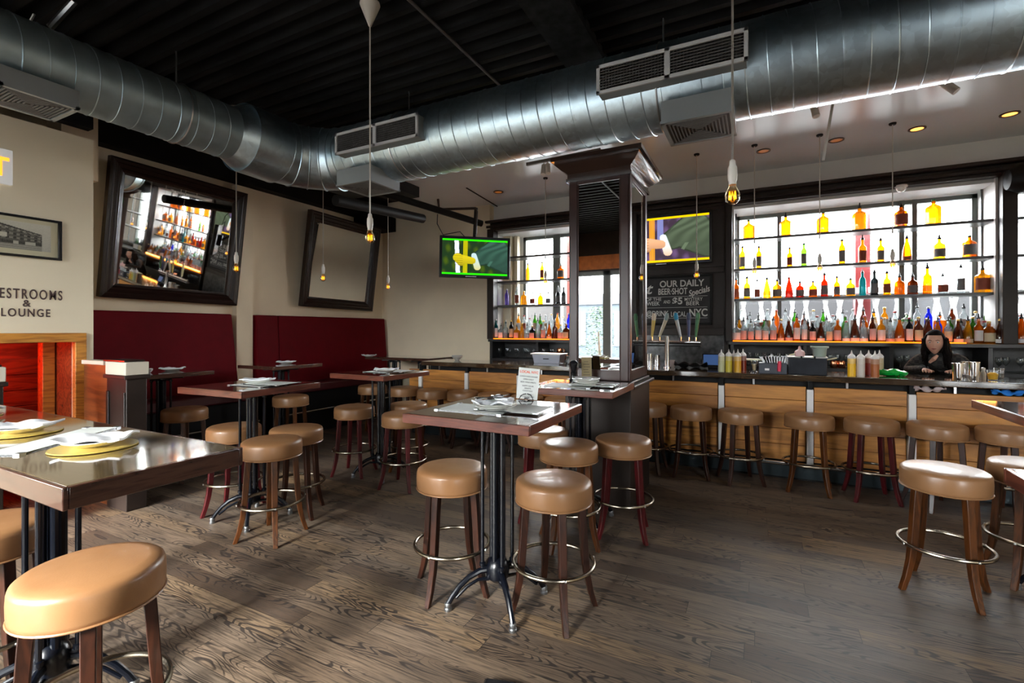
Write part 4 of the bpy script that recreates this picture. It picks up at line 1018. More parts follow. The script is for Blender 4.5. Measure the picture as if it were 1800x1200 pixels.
# left table
def setting(px_, py_, nm, rz, sd):
    p = onz(px_, py_, TZ)
    tag(obj('charger', MB().lathe([(0, 0), (.125, 0), (.13, .003), (.128, .006), (0, .006)], 48), M['charger'], loc=(p.x, p.y, TZ)), 'round yellow charger ' + nm, 'charger')
    plate(p.x - .01, p.y + .01, TZ + .006, 'white plate on the yellow charger ' + nm, .10)
    napkin(p.x - .012, p.y + .012, TZ + .026, rz, 'crumpled white napkin on the plate ' + nm, .15, .22, sd, .010)
setting(166, 786, 'nearest on the left table', radians(38), 1)
setting(38, 761, 'in the middle of the left table', radians(38), 2)
setting(-60, 733, 'at the left edge of the left table', radians(38), 3)
q0, q1 = onz(-6, 802, TZ), onz(182, 752, TZ); menu((q0.x + q1.x) / 2, (q0.y + q1.y) / 2, TZ, math.atan2(q1.y - q0.y, q1.x - q0.x), 'long pale menu board lying between the two chargers of the left table', .14, (q1 - q0).length)
# ============================================================ THE BAR
def bar():
    t = thing('bar_counter', 'long bar counter with dark wood top, knotty pine front and white posts', 'bar', (0, 5.7, 0))
    D = T(0, -5.7)
    obj('worktop', MB().box(-4.25, 4.6, 5.45, 6.08, .995, 1.05, D), M['bartop'], t, .006)
    n = 0
    posts = [-4.37, -3.58, -2.78, -1.98, -1.17, -.363, .446, 1.243, 2.04, 2.84, 3.64]
    edges = [-4.62] + posts + [4.4]
    for i in range(len(edges) - 1):
        a, b = edges[i] + .035, edges[i + 1] - .035
        p = MB(); zs = [.17, .33, .49, .645, .785, .925]
        for k in range(5):
            off = .018 if k < 4 else 0
            p.box(a, b, 5.60 + (.02 if k < 3 else 0), 5.66, zs[k] + .002, zs[k + 1] - .002, D @ T(0, 0))
        obj('front_panel', p, M['pine'], t, .003)
    for x in posts:
        q = obj('post', MB().box(x - .028, x + .028, 5.575, 5.66, .15, .90, D), M['cream'] if False else M['white'], t, .004)
        obj('bracket', MB().box(x - .02, x + .02, 5.59, 5.66, .90, .995, D), M['black'], q)
        obj('bracket', MB().box(x + .3, x + .318, 5.62, 5.65, .92, .995, D), M['steel'], t)
    obj('plinth', MB().box(-4.5, 4.5, 5.56, 5.9, 0, .15, D), M['black'], t)
    obj('foot_rail', MB().tube([(-4.45, 5.49, .165), (4.5, 5.49, .165)], .019, 12, M=D), M['chrome'], t)
    for i in range(10): obj('rail_bracket', MB().tube([(-4.2 + i * .92, 5.49, .165), (-4.2 + i * .92, 5.56, .11)], .010, 8, M=D), M['chrome'], t)
    obj('kick_plate', MB().box(-4.45, 4.45, 5.545, 5.56, .02, .13, D), mat('brushed_kick_plate', (.07, .09, .10), .3, 1), t)
    obj('sink_cabinet', MB().box(-4.1, 4.4, 5.72, 6.05, .1, .97, D), mottled('dark_steel_cabinet', (.10, .10, .10), .5, 3, .35, metal=.6), t)
    obj('back_panel', MB().box(-4.25, 4.4, 5.66, 5.69, .15, .995, D), M['black'], t)
bar()
# ============================================================ BACK BAR
LZ = 1.342
def backbar(name_label, x0, x1, divs):
    cx = (x0 + x1) / 2; t = thing('back_bar_cabinet', name_label, 'cabinet', (cx, 7.2, 0)); D = T(-cx, -7.2)
    dk = mottled('dark_back_bar_paint', (.028, .027, .028), .3, 4, .35)
    obj('base', MB().box(x0, x1, 6.92, 7.42, 0, 1.03, D), dk, t, .004)
    obj('back_panel', MB().box(x0, x1, 7.36, 7.42, 1.03, 1.30, D), dk, t)
    for d in divs: obj('divider', MB().box(d - .02, d + .02, 6.92, 7.36, 1.03, 1.30, D), dk, t, .003)
    obj('ledge', MB().box(x0 - .02, x1 + .02, 6.88, 7.44, 1.30, LZ, D), dk, t, .004)
    obj('step', MB().box(x0 + .02, x1 - .02, 7.18, 7.42, LZ, LZ + .10, D), M['blackgloss'], t)
    obj('light_strip', MB().box(x0 + .03, min(x1 - .03, 2.0), 6.905, 6.925, LZ, LZ + .014, D), M['led'], t)
    return t
backbar('dark back bar cabinet under the left bottle bay', -3.97, -1.92, [-3.95, -3.12, -2.30, -1.94])
backbar('dark back bar cabinet under the main bottle bay', -.34, 4.2, [-.32, .5, 1.35, 2.2, 3.1, 4.18])
for a in ((-3.9, -1.95, -2.9), (-.3, 2.2, 1.0)):
    lamp('ledge_glow', 'AREA', (a[2], 6.93, LZ + .03), .8, (1, .35, .05), rot=(radians(-90), 0, 0), size=a[1] - a[0], sy=.02)
SH = {'C': 1.905, 'B': 2.305, 'A': 2.705}
shm = mat('grey_shelf', (.10, .105, .105), .35)
for nm, (x0, x1), ks in (('main', (-.30, 2.27), 'ABC'), ('left', (-3.93, -1.95), 'ABC'), ('right', (2.42, 4.2), 'ABC')):
    for k in ks:
        o = obj('shelf', MB().box(x0, x1, 7.06, 7.36, SH[k] - .03, SH[k]), shm, bevel=.002)
        tag(o, {'A': 'highest', 'B': 'middle', 'C': 'lowest'}[k] + ' grey bottle shelf in the ' + nm + ' window bay', 'shelf', 'bottle shelves')
    o = obj('shelf_support', MB().box(x0 + .0, x0 + .02, 7.34, 7.36, LZ + .1, 3.1).box(x1 - .02, x1, 7.34, 7.36, LZ + .1, 3.1), shm); tag(o, 'slim upright shelf supports at both sides of the ' + nm + ' window bay', 'support')
# ------------------------------------------------------------ bottles
SHAPES = {
 'round': [(0, 0), (.036, 0), (.038, .006), (.038, .165), (.034, .185), (.016, .205), (.0135, .22), (.013, .27), (.015, .272), (.015, .285), (0, .285)],
 'tall': [(0, 0), (.034, 0), (.036, .006), (.036, .20), (.030, .225), (.015, .25), (.0135, .30), (.015, .302), (.015, .315), (0, .315)],
 'stout': [(0, 0), (.048, 0), (.051, .008), (.052, .13), (.046, .155), (.018, .175), (.015, .185), (.015, .215), (.019, .217), (.019, .235), (0, .235)],
 'jug': [(0, 0), (.060, 0), (.064, .008), (.066, .15), (.060, .175), (.03, .195), (.016, .205), (.015, .235), (.018, .237), (.018, .255), (0, .255)],
 'slope': [(0, 0), (.044, 0), (.045, .006), (.045, .06), (.040, .12), (.028, .18), (.016, .22), (.014, .26), (.016, .262), (.016, .275), (0, .275)],
 'wine': [(0, 0), (.040, 0), (.042, .006), (.042, .15), (.038, .18), (.022, .22), (.015, .245), (.014, .30), (.016, .302), (.016, .318), (0, .318)],
}
BP = {}
def bottle_proto(shape, col, lab, cap):
    key = (shape, col, lab, cap)
    if key in BP: return BP[key]
    pr = SHAPES[shape]; n = 8 if shape == 'jug' else 16
    mb_ = MB().lathe(pr[:-3], n)
    o = bpy.data.objects.new('bottle', mb_.mesh('bottle', G[col], 40)); COL.objects.link(o); o['category'] = 'bottle'
    H = pr[-1][1]; r = max(p[0] for p in pr)
    body_top = [p[1] for p in pr if p[0] > r * .9][-1]
    if lab:
        q = MB().lathe([(r + .0008, body_top * .18), (r + .0008, body_top * .86)], 12, a0=-pi / 2 - 1.15, a1=-pi / 2 + 1.15, cap=False)
        obj('label', q, LB[lab], o)
    cp = MB().lathe([(.0165, H - .022), (.0165, H - .004), (.009, H), (.004, H + .035 if cap == 'black' else H), (0, H + .036 if cap == 'black' else H)], 12)
    obj('cap', cp, CAPM[cap], o)
    BP[key] = [o, 0]; return BP[key]
CW = {'amber': 'amber', 'gold': 'golden', 'red': 'dark red', 'brown': 'brown', 'clear': 'clear', 'green': 'green', 'teal': 'teal', 'dark': 'black glass', 'blue': 'blue', 'violet': 'violet'}
def bottle(x, y, z, shape, col, lab, cap, label, group, sc=1.0, rz=0):
    b = bottle_proto(shape, col, lab, cap)
    if b[1] == 0: o = b[0]; o.location = (x, y, z); o.rotation_euler.z = rz; o.scale = (sc,) * 3; b[1] = 1
    else: o = dup(b[0], (x, y, z), rz, scale=sc)
    o['label'] = label; o['group'] = group; return o
WD = {'white': 'white', 'cream': 'cream', 'black': 'dark', 'rust': 'rust', 'grey': 'grey', 'pink': 'pale', None: 'no'}
def row(pxs, z, Y, specs, where, group):
    for i, (x, s) in enumerate(zip(pxs, specs)):
        shape, col, lab, cap = s[:4]; sc = s[4] if len(s) > 4 else 1
        X = onY(x, 500, Y).x
        bottle(X, Y, z, shape, col, lab, cap, CW[col] + ' bottle with ' + WD[lab] + ' label, ' + nth(i) + ' ' + where, group, sc)
row([1316, 1381, 1447, 1511, 1584, 1641], SH['A'], 7.2, [('jug', 'amber', None, 'green', 1.05), ('jug', 'amber', None, 'black', 1.1), ('jug', 'amber', None, 'green', 1.1), ('jug', 'gold', None, 'black', 1.2), ('jug', 'amber', 'rust', 'black', 1.05), ('jug', 'amber', None, 'green', 1.2)], 'on highest main shelf', 'bottles on the highest shelf')
row([1305, 1334, 1388, 1413, 1480, 1516, 1548, 1594, 1651, 1704], SH['B'], 7.2, [('tall', 'gold', 'grey', 'black'), ('tall', 'amber', 'grey', 'black', .95), ('round', 'amber', 'rust', 'black', .9), ('tall', 'green', 'grey', 'green', .95), ('tall', 'amber', 'grey', 'green'), ('round', 'gold', 'rust', 'black', 1.1), ('round', 'amber', 'grey', 'black'), ('slope', 'amber', 'rust', 'black', 1.05), ('stout', 'gold', 'grey', 'black', 1.1), ('jug', 'amber', 'grey', 'green', 1.0)], 'on middle main shelf', 'bottles on the middle shelf')
row([1294, 1313, 1331, 1348, 1366, 1387, 1406, 1429, 1449, 1471, 1495, 1516, 1537, 1559, 1581, 1604, 1630, 1657, 1689, 1727], SH['C'], 7.2,
    [('round', 'amber', 'rust', 'black'), ('round', 'gold', 'grey', 'black', 1.05), ('round', 'clear', 'rust', 'black', .9), ('slope', 'gold', None, 'black'), ('stout', 'gold', 'grey', 'black', 1.05), ('slope', 'red', None, 'red', 1.0), ('stout', 'red', 'grey', 'black', .9), ('stout', 'amber', 'rust', 'black', .9), ('round', 'red', 'grey', 'black', 1.05), ('round', 'amber', 'grey', 'black', .9), ('stout', 'gold', 'grey', 'black', .95), ('tall', 'teal', None, 'black', .95), ('round', 'dark', 'grey', 'black', 1.05), ('round', 'gold', 'rust', 'black', 1.0), ('stout', 'amber', None, 'black', 1.0), ('stout', 'brown', 'grey', 'black', 1.0), ('round', 'amber', None, 'black', 1.15), ('stout', 'clear', 'rust', 'black', .95), ('tall', 'clear', 'grey', 'black'), ('jug', 'gold', 'rust', 'black', 1.1)],
    'on lowest main shelf', 'bottles on the lowest shelf')
row([928, 953, 986], SH['B'], 7.2, [('tall', 'gold', None, 'black', .9), ('tall', 'gold', 'rust', 'black', .95), ('jug', 'amber', 'grey', 'black', .9)], 'on middle shelf, left bay', 'bottles in the left bay')
row([891, 909, 921, 936, 950, 964, 981, 991], SH['C'], 7.2, [('tall', 'violet', None, 'white', .9), ('tall', 'clear', 'rust', 'white', 1), ('stout', 'gold', None, 'gold', 1), ('stout', 'clear', 'rust', 'black', .9), ('stout', 'amber', None, 'black', .85), ('stout', 'clear', 'grey', 'black', .85), ('round', 'dark', 'grey', 'black', .95), ('round', 'dark', 'grey', 'black', .95)], 'on lowest shelf, left bay', 'bottles in the left bay')
R = random.Random(11)
def ledge_row(x0, x1, dx, Y, z, pal, where, group):
    n = int((x1 - x0) / dx) + 1
    for i in range(n):
        x = x0 + i * dx; s = pal(i, n)
        bottle(x, Y + R.uniform(-.012, .012), z, s[0], s[1], s[2], s[3], CW[s[1]] + ' bottle with ' + WD[s[2]] + ' label, ' + nth(i) + ' ' + where, group, R.uniform(.92, 1.06), R.uniform(-.3, .3))
def pal_front(i, n):
    q = i / n
    if q < .15: return (R.choice(['round', 'stout']), 'clear', R.choice(['pink', 'white', 'white']), 'black')
    if q < .55: return (R.choice(['round', 'tall', 'slope']), R.choice(['clear', 'clear', 'clear', 'amber', 'brown', 'gold', 'clear', 'dark']), R.choice(['white', 'cream', 'white', 'pink']), R.choice(['black', 'red', 'white']))
    if q < .86: return (R.choice(['stout', 'round', 'slope']), R.choice(['amber', 'brown', 'clear', 'clear', 'dark', 'gold']), R.choice(['white', 'cream', 'white', 'cream']), R.choice(['black', 'gold']))
    return ('wine', R.choice(['dark', 'green', 'dark']), R.choice(['cream', 'white']), R.choice(['green', 'black', 'gold']))
def pal_back(i, n):
    if i == int(n * .66): return ('tall', 'blue', None, 'white')
    return (R.choice(['tall', 'round', 'tall', 'jug', 'slope']) if i % 3 else 'tall', R.choice(['clear', 'clear', 'clear', 'clear', 'brown', 'gold', 'clear', 'clear', 'amber', 'green', 'clear']), R.choice([None, 'cream', 'white', 'pink', 'rust', None]), R.choice(['black', 'black', 'red', 'gold', 'white']))
ledge_row(-.27, 3.05, .0855, 6.99, LZ, pal_front, 'in front row, main ledge', 'bottles on the main ledge, front row')
ledge_row(-.24, 2.9, .098, 7.12, LZ, pal_back, 'in middle row, main ledge', 'bottles on the main ledge, middle row')
ledge_row(-.22, 2.9, .105, 7.30, LZ + .10, pal_back, 'in back row, main ledge', 'bottles on the main ledge, back row')
def pal_left(i, n):
    if i == 0: return ('tall', 'teal', 'white', 'white')
    return (R.choice(['round', 'stout', 'slope', 'tall', 'stout']), R.choice(['clear', 'amber', 'clear', 'brown', 'dark', 'clear', 'gold']), R.choice(['white', 'pink', 'cream', 'cream', None]), R.choice(['black', 'black', 'gold']))
ledge_row(-3.90, -2.3, .096, 6.99, LZ, pal_left, 'in front row, left ledge', 'bottles on the left ledge, front row')
ledge_row(-3.62, -2.3, .10, 7.28, LZ + .10, pal_back, 'in back row, left ledge', 'bottles on the left ledge, back row')
# stemware inside the niches
GL = None
def glasses():
    global GL
    i = 0
    for x0, x1, wh in ((-3.85, -3.2, 'left niche of the left cabinet'), (-3.05, -2.7, 'middle niche of the left cabinet'), (-.2, .4, 'first niche of the main cabinet'), (.6, 1.25, 'second niche of the main cabinet'), (1.45, 2.1, 'third niche of the main cabinet'), (2.3, 3.0, 'niche behind the shakers in the main cabinet')):
        k = 0; x = x0
        while x < x1:
            kind = k % 3
            if GL is None:
                g1 = obj('wine_glass', MB().lathe([(.032, 0), (.033, .003), (.006, .008), (.004, .07), (.012, .08), (.032, .105), (.036, .13), (.030, .165)], 16, cap=False), M['glass'])
                g1['category'] = 'glass'; GL = g1; o = g1
            else: o = dup(GL)
            o.location = (x, 7.02 + .1 * (k % 2), 1.03); o['label'] = 'upturned clear glass in the ' + wh; o['group'] = 'glasses in the ' + wh
            x += .085; k += 1
glasses()
cp_ = mat('copper_mug', (.75, .28, .14), .2, 1)
for i, (px_, py_, nm) in enumerate(((1466, 621, 'upper of two'), (1479, 632, 'lower of two'), (984, 611, 'upper of three'), (980, 621, 'left of three'), (990, 621, 'right of three'))):
    p = onY(px_, py_, 6.99)
    tag(obj('copper_mug', MB().lathe([(0, 0), (.035, 0), (.043, .03), (.045, .06), (.038, .09), (.036, .09), (.04, .06), (0, .01)], 20).ring(.03, .0, .004, 16, 5, T(.055, 0, .045) @ RX(pi / 2)), cp_, loc=(p.x, p.y, 1.03 if py_ > 620 or i > 2 else 1.12)), 'shiny copper mug in the back bar niche, ' + nm + (' left of the column' if i > 1 else ' behind the squeeze bottles'), 'mug')
# ============================================================ ON THE BAR
BZ = 1.05
def pb_(px_, py_):
    p = onz(px_, py_, BZ)
    Y = min(max(p.y, 5.54), 5.95); return onY(px_, py_, Y)
def squeeze(px_, py_, body, liq, label, s=1.0, fill=.72, grp=None):
    p = pb_(px_, py_); t = thing('squeeze_bottle', label, 'squeeze bottle', (p.x, p.y, BZ), 0, grp); t.scale = (s, s, s)
    r = .033; h = .17
    obj('body', MB().lathe([(0, 0), (r - .003, 0), (r, .005), (r, h), (r - .004, h + .006)], 20, cap=False), mat('plastic_' + label[:20], tuple(.25 * b + .75 * a for a, b in zip(liq, (.75, .7, .6))), .35), t)
    obj('sauce', MB().lathe([(r + .0006, .004), (r + .0006, h * fill)], 20, cap=False), mat('sauce_' + label[:20], liq, .35), t)
    obj('nozzle', MB().lathe([(r, h), (r + .001, h + .016), (.022, h + .034), (.010, h + .044), (.006, h + .06), (.003, h + .078), (0, h + .078)], 20), mat('nozzle_' + label[:20], (.74, .72, .70), .4), t)
sq = [(1268, 656, (.6, .6, .35), (.52, .52, .30), 'pale oil squeeze bottle, leftmost of the left bottle cluster', .95), (1281, 655, (.6, .55, .3), (.58, .45, .03), 'yellow mustard squeeze bottle, left in the left bottle cluster', .97), (1290, 653, (.6, .5, .3), (.45, .28, .05), 'ochre squeeze bottle at the back of the left bottle cluster', .92),
      (1297, 656, (.7, .5, .3), (.70, .36, .02), 'orange squeeze bottle, right in the left bottle cluster', .97), (1306, 653, (.35, .1, .05), (.26, .03, .01), 'dark red squeeze bottle, rightmost of the left bottle cluster', .97),
      (1497, 662, (.75, .55, .4), (.85, .48, .01), 'mustard yellow squeeze bottle, leftmost of the right bottle cluster', 1.0), (1513, 663, (.75, .7, .65), (.58, .52, .48), 'cream white squeeze bottle in the right bottle cluster', 1.0), (1527, 660, (.5, .2, .15), (.27, .02, .02), 'deep red squeeze bottle in the right bottle cluster', 1.0),
      (1538, 663, (.6, .35, .2), (.36, .10, .02), 'brown sauce squeeze bottle in the right bottle cluster', 1.0), (1546, 660, (.7, .6, .4), (.60, .48, .28), 'pale tan squeeze bottle, rightmost of the right bottle cluster', 1.0)]
for a in sq: squeeze(*a[:4], a[4], a[5])
def caddy():
    p = pb_(1358, 657); t = thing('straw_caddy', 'black bar caddy of napkins and straws, left of the black box', 'caddy', (p.x, p.y, BZ))
    obj('box', MB().box(-.125, .125, -.06, .06, 0, .11), mat('grey_black_plastic', (.05, .055, .07), .35), t, .006)
    obj('name_plate', MB().box(-.07, -.03, -.063, -.06, .035, .055), M['white'], t)
    rr = random.Random(4)
    for i in range(10):
        x = -.06 + i * .02; obj('napkin_fold', MB().add([(x - .015, -.02, .1), (x + .015, -.02, .1), (x + .02 + (i - 5) * .006, -.02, .17 + rr.random() * .02), (x - .02 + (i - 5) * .008, -.02, .165 + rr.random() * .02), (x - .015, -.01, .1), (x + .015, -.01, .1), (x + .02 + (i - 5) * .006, -.01, .17), (x - .02 + (i - 5) * .008, -.01, .165)], [(0, 1, 2, 3), (4, 5, 6, 7), (0, 1, 5, 4), (1, 2, 6, 5), (2, 3, 7, 6), (3, 0, 4, 7)]), M['linen'], t)
    obj('straw_bundle', MB().tube([(.055, -.068, .03), (.06, -.068, .13)], .017, 10), mat('red_straws', (.75, .05, .10), .5), t)
caddy()
p = pb_(1418, 658)
t = thing('black_box', 'black lidded box on the bar between caddy and squeeze bottles', 'box', (p.x, p.y, BZ))
obj('body', MB().box(-.165, .165, -.08, .08, 0, .165), mottled('black_bin_plastic', (.018, .02, .026), .3, 6, .25), t, .008)
obj('lid', MB().box(-.17, .17, -.085, .085, .165, .18), M['steel'], t, .004)
for s_ in (-.05, .06): obj('clip', MB().box(s_ - .008, s_ + .008, -.09, -.08, .15, .185), M['black'], t)
tag(obj('pink_cup_lid', MB().lathe([(.045, 0), (.048, .03), (.04, .05), (.015, .065), (.008, .10), (0, .10)], 20), mat('pale_pink_plastic', (.72, .45, .45), .4), loc=(p.x - .06, p.y + .02, BZ + .18)), 'pale pink nozzle cup on the black box', 'cup')
tag(obj('measuring_jug', MB().lathe([(0, 0), (.055, 0), (.062, .08), (.078, .085), (.078, .10), (.066, .10), (.055, .02), (0, .02)], 24), mat('grey_green_plastic', (.30, .36, .30), .4), loc=(p.x + .11, p.y + .03, BZ + .18)), 'grey green jug with white rim on the black box', 'jug')
for px_, py_, rot, nm in ((1398, 631, .25, 'left'), (1470, 633, .4, 'right')):
    q = onY(px_, py_, p.y + .03); tag(obj('wooden_spoon', MB().tube([(-.06, 0, 0), (.06, 0, .03)], .006, 8), mat('pale_wood_' + nm, (.6, .55, .35), .6), loc=(p.x + (-.09 if nm == 'left' else .19), p.y, BZ + (.19 if nm == 'left' else .14))), 'pale stick poking out at the ' + nm + ' of the black box', 'stick')
q = pb_(1326, 655)
t = thing('candle_holder', 'glass candle holder on the bar between squeeze bottles and caddy', 'candle', (q.x, q.y, BZ))
obj('glass', MB().lathe([(.04, 0), (.04, .006), (.012, .02), (.02, .05), (.032, .10), (.034, .13)], 20, cap=False), M['glass'], t)
obj('candle', MB().lathe([(0, .02), (.015, .03), (.026, .09), (0, .092)], 16), mat('tan_wax', (.5, .36, .22), .5), t)
tag(obj('tray_board', MB().box(-.17, .17, -.05, .05, 0, .015), mat('pale_olive_board', (.52, .50, .30), .5), loc=(q.x + .06, q.y + .17, BZ + .12)), 'pale olive board behind the candle and caddy', 'board')
obj('stand', MB().box(-.1, -.08, -.02, .02, -.12, 0).box(.08, .1, -.02, .02, -.12, 0), M['black'], bpy.data.objects['tray_board'])
def green_bag():
    p = pb_(1567, 661); t = MB(); n, m = 16, 10; rr = random.Random(9); vs = []
    for i in range(n + 1):
        for j in range(m):
            a = 2 * pi * j / m; u = i / n * 2 - 1; e = sqrt(max(0, 1 - abs(u) ** 2.5)) + .05
            vs.append((u * .13, cos(a) * .055 * e * (1 + rr.uniform(-.2, .2)), .032 + sin(a) * .032 * e * (1 + rr.uniform(-.25, .25)) + .003 * sin(u * 7)))
    fs = [(i * m + j, i * m + (j + 1) % m, (i + 1) * m + (j + 1) % m, (i + 1) * m + j) for i in range(n) for j in range(m)] + [tuple(range(m)), tuple(n * m + j for j in range(m))]
    tag(obj('green_bag', t.add(vs, fs), mat('bright_green_plastic', (.0, .35, .04), .3), loc=(p.x, p.y, BZ)), 'crumpled bright green plastic bag on the bar, right of the squeeze bottles', 'bag')
green_bag()
for px_, py_, h, r_, nm, m_ in ((1684, 668, .15, .045, 'left', 'chrome'), (1699, 667, .16, .036, 'middle', 'chrome'), (1712, 668, .16, .042, 'right', 'chrome')):
    p = pb_(px_, py_); tag(obj('shaker_tin', MB().lathe([(0, 0), (r_ * .78, 0), (r_ * .8, .004), (r_, h), (r_ + .002, h), (r_ - .003, h - .003), (r_ * .75, .01), (0, .01)], 28), M['chrome'], loc=(p.x, p.y, BZ)), nm + ' steel cocktail shaker tin on the bar', 'shaker')
p = pb_(1698, 671)
tag(obj('jigger', MB().lathe([(.02, 0), (.012, .022), (.02, .05)], 16, cap=False), M['steel'], loc=(p.x, p.y - .02, BZ)), 'small steel jigger in front of the shaker tins', 'jigger')
p = pb_(1728, 666); tag(obj('salt_shaker', MB().lathe([(0, 0), (.02, 0), (.022, .05), (.012, .075), (.016, .08), (.016, .10), (0, .105)], 16), M['china'], loc=(p.x, p.y, BZ)), 'small white shaker right of the cocktail tins', 'shaker')
p = pb_(1745, 668)
t = thing('garnish_glass', 'glass filled with orange garnish on the bar at the right', 'glass', (p.x, p.y, BZ))
obj('glass', MB().lathe([(.028, 0), (.032, .004), (.042, .09), (.042, .092)], 20, cap=False), M['glass'], t)
obj('garnish', MB().lathe([(0, .008), (.03, .008), (.037, .055), (.02, .068), (0, .07)], 16), mat('orange_peel', (.85, .42, .0), .5), t)
p = pb_(1760, 664); tag(obj('rocks_glass', MB().lathe([(.03, 0), (.034, .004), (.04, .09)], 20, cap=False), M['glass'], loc=(p.x, p.y + .05, BZ)), 'clear rocks glass behind the orange garnish glass', 'glass')
# till tablet, black cloth, cups by the taps
t = thing('till_tablet', 'blue screened till tablet left of the squeeze bottles', 'tablet', (pb_(1247, 652).x, 5.97, BZ), radians(8))
obj('stand', MB().box(-.05, .05, -.01, .08, 0, .04), M['black'], t, .004)
obj('housing', MB().box(-.11, .11, -.012, .0, .02, .17, RX(radians(-15))), M['blackgloss'], t, .004)
obj('screen', MB().box(-.098, .098, -.014, -.0125, .035, .158, RX(radians(-15))), mat('blue_screen', (.02, .04, .1), .3, emit=.09, ecol=(.08, .17, .42)), t)
p = pb_(1208, 650)
tag(obj('bar_cloth', napkin_mb(.16, .36, 13, .035), M['black'], loc=(p.x, 5.95, BZ), smooth=60), 'heap of black cloth behind the beer tap pole', 'cloth')
for i in range(4): tag(obj('cup_stack', MB().lathe([(.035, 0), (.045, .02), (.042, .02), (0, .004)], 20), mat('pale_cup%d' % i, (.62, .52, .48), .4), loc=(-.93, 5.93, BZ + i * .022)), ('lowest', 'second', 'third', 'topmost')[i] + ' pale saucer of the stack right of the tap pole', 'saucer')
for i, (x, y) in enumerate(((-1.17, 5.85), (-1.10, 5.93), (-1.24, 5.94))):
    tag(obj('steel_cup', MB().lathe([(0, 0), (.036, 0), (.045, .16 - .02 * i), (.042, .158 - .02 * i), (0, .01)], 24), M['chrome'], loc=(x, y, BZ)), 'polished steel cup beside the tap pole, ' + ('front', 'right', 'left')[i] + ' one of three', 'cup')
def taps():
    t = thing('beer_tap_tower', 'steel beer tap tower with coloured handles right of the column', 'beer tap', (-.965, 5.86, BZ))
    obj('pole', MB().lathe([(0, 0), (.045, 0), (.045, .012), (.03, .02), (.029, .36), (.031, .37), (0, .375)], 24), M['chrome'], t)
    obj('cross_pipe', MB().tube([(-.75, .02, .30), (.37, .02, .30)], .021, 14), M['chrome'], t)
    obj('drip_shelf', MB().box(-.75, .37, -.02, .05, .25, .262), M['black'], t)
    hs = [(-.43, .0, (.60, .55, .32), (.6, .5, .3)), (-.145, .02, (.66, .50, .12), (.6, .5, .35)), (-.105, .07, (.62, .58, .42), (.25, .35, .36)), (.02, -.06, (.60, .66, .68), (.02, .35, .65)), (.105, .0, (.05, .09, .22), (.02, .04, .10)), (.19, .02, (.05, .22, .09), (.02, .14, .04))]
    hs = [(-.55, 0, (.60, .55, .32), (.6, .5, .3)), (-.175, .02, (.66, .50, .12), (.7, .6, .45)), (-.09, .075, (.62, .58, .42), (.25, .35, .36)), (.15, -.045, (.60, .66, .68), (.02, .35, .65)), (.24, .0, (.05, .09, .22), (.02, .04, .10)), (.315, .02, (.05, .22, .09), (.02, .14, .04))]
    for i, (x, tl, c1, c2) in enumerate(hs):
        h = obj('tap_handle', MB().tube([(x, 0, .36), (x + tl * .4, 0, .44), (x + tl, 0, .56)], [.012, .018, .022], 12), mat('tap_handle_%d' % i, c1, .35), t)
        obj('handle_top', MB().tube([(x + tl, 0, .555), (x + tl * 1.15, 0, .60), (x + tl * 1.2, 0, .64)], [.022, .026, .016], 12), mat('tap_top_%d' % i, c2, .35), h)
        obj('tap_collar', MB().tube([(x, .0, .31), (x, -.0, .365)], .010, 10), M['chrome'], h)
taps()
# things on the left part of the bar
p = pb_(965, 633)
t = thing('steel_food_pan', 'pale steel pan with lid on the bar left of the column', 'pan', (p.x, 5.95, BZ))
obj('pan', MB().add([(-.18, -.09, 0), (.18, -.09, 0), (.18, .09, 0), (-.18, .09, 0), (-.20, -.11, .115), (.20, -.11, .115), (.20, .11, .115), (-.20, .11, .115)], [(3, 2, 1, 0), (4, 5, 6, 7), (0, 1, 5, 4), (1, 2, 6, 5), (2, 3, 7, 6), (3, 0, 4, 7)]), mat('pale_enamel', (.55, .57, .66), .3), t, .005)
obj('lid', MB().box(-.22, .22, -.125, .125, .115, .132), M['steel'], t, .005)
obj('handle', MB().tube([(-.04, -.105, .06), (.04, -.105, .06)], .006, 8), M['black'], t)
tag(obj('ticket_printer', MB().box(-.07, .07, -.07, .07, 0, .10), M['blackgloss'], bevel=.01, loc=(p.x + .34, 5.95, BZ)), 'small black till printer right of the pale steel pan', 'printer')
p = pb_(807, 632)
tag(obj('bowl', MB().lathe([(0, 0), (.03, 0), (.035, .01), (.075, .045), (.08, .07), (.076, .07), (.03, .015), (0, .012)], 28), mat('grey_china', (.42, .40, .35), .3), loc=(p.x, 5.9, BZ)), 'grey bowl at the left end of the bar', 'bowl')
# cloths under the bar edge
for px_, c, nm in ((1635, (.55, .45, .45), 'pale pink and grey'), (1778, (.02, .22, .75), 'bright blue')):
    p = onY(px_, 688, 5.56); o = tag(obj('bar_towel', napkin_mb(.09, .22, 15, .03), mat('towel_' + nm.split()[-1], c, .8), loc=(p.x, 5.585, .93), smooth=60), nm + ' towel tucked on top of the pine bar front', 'towel')
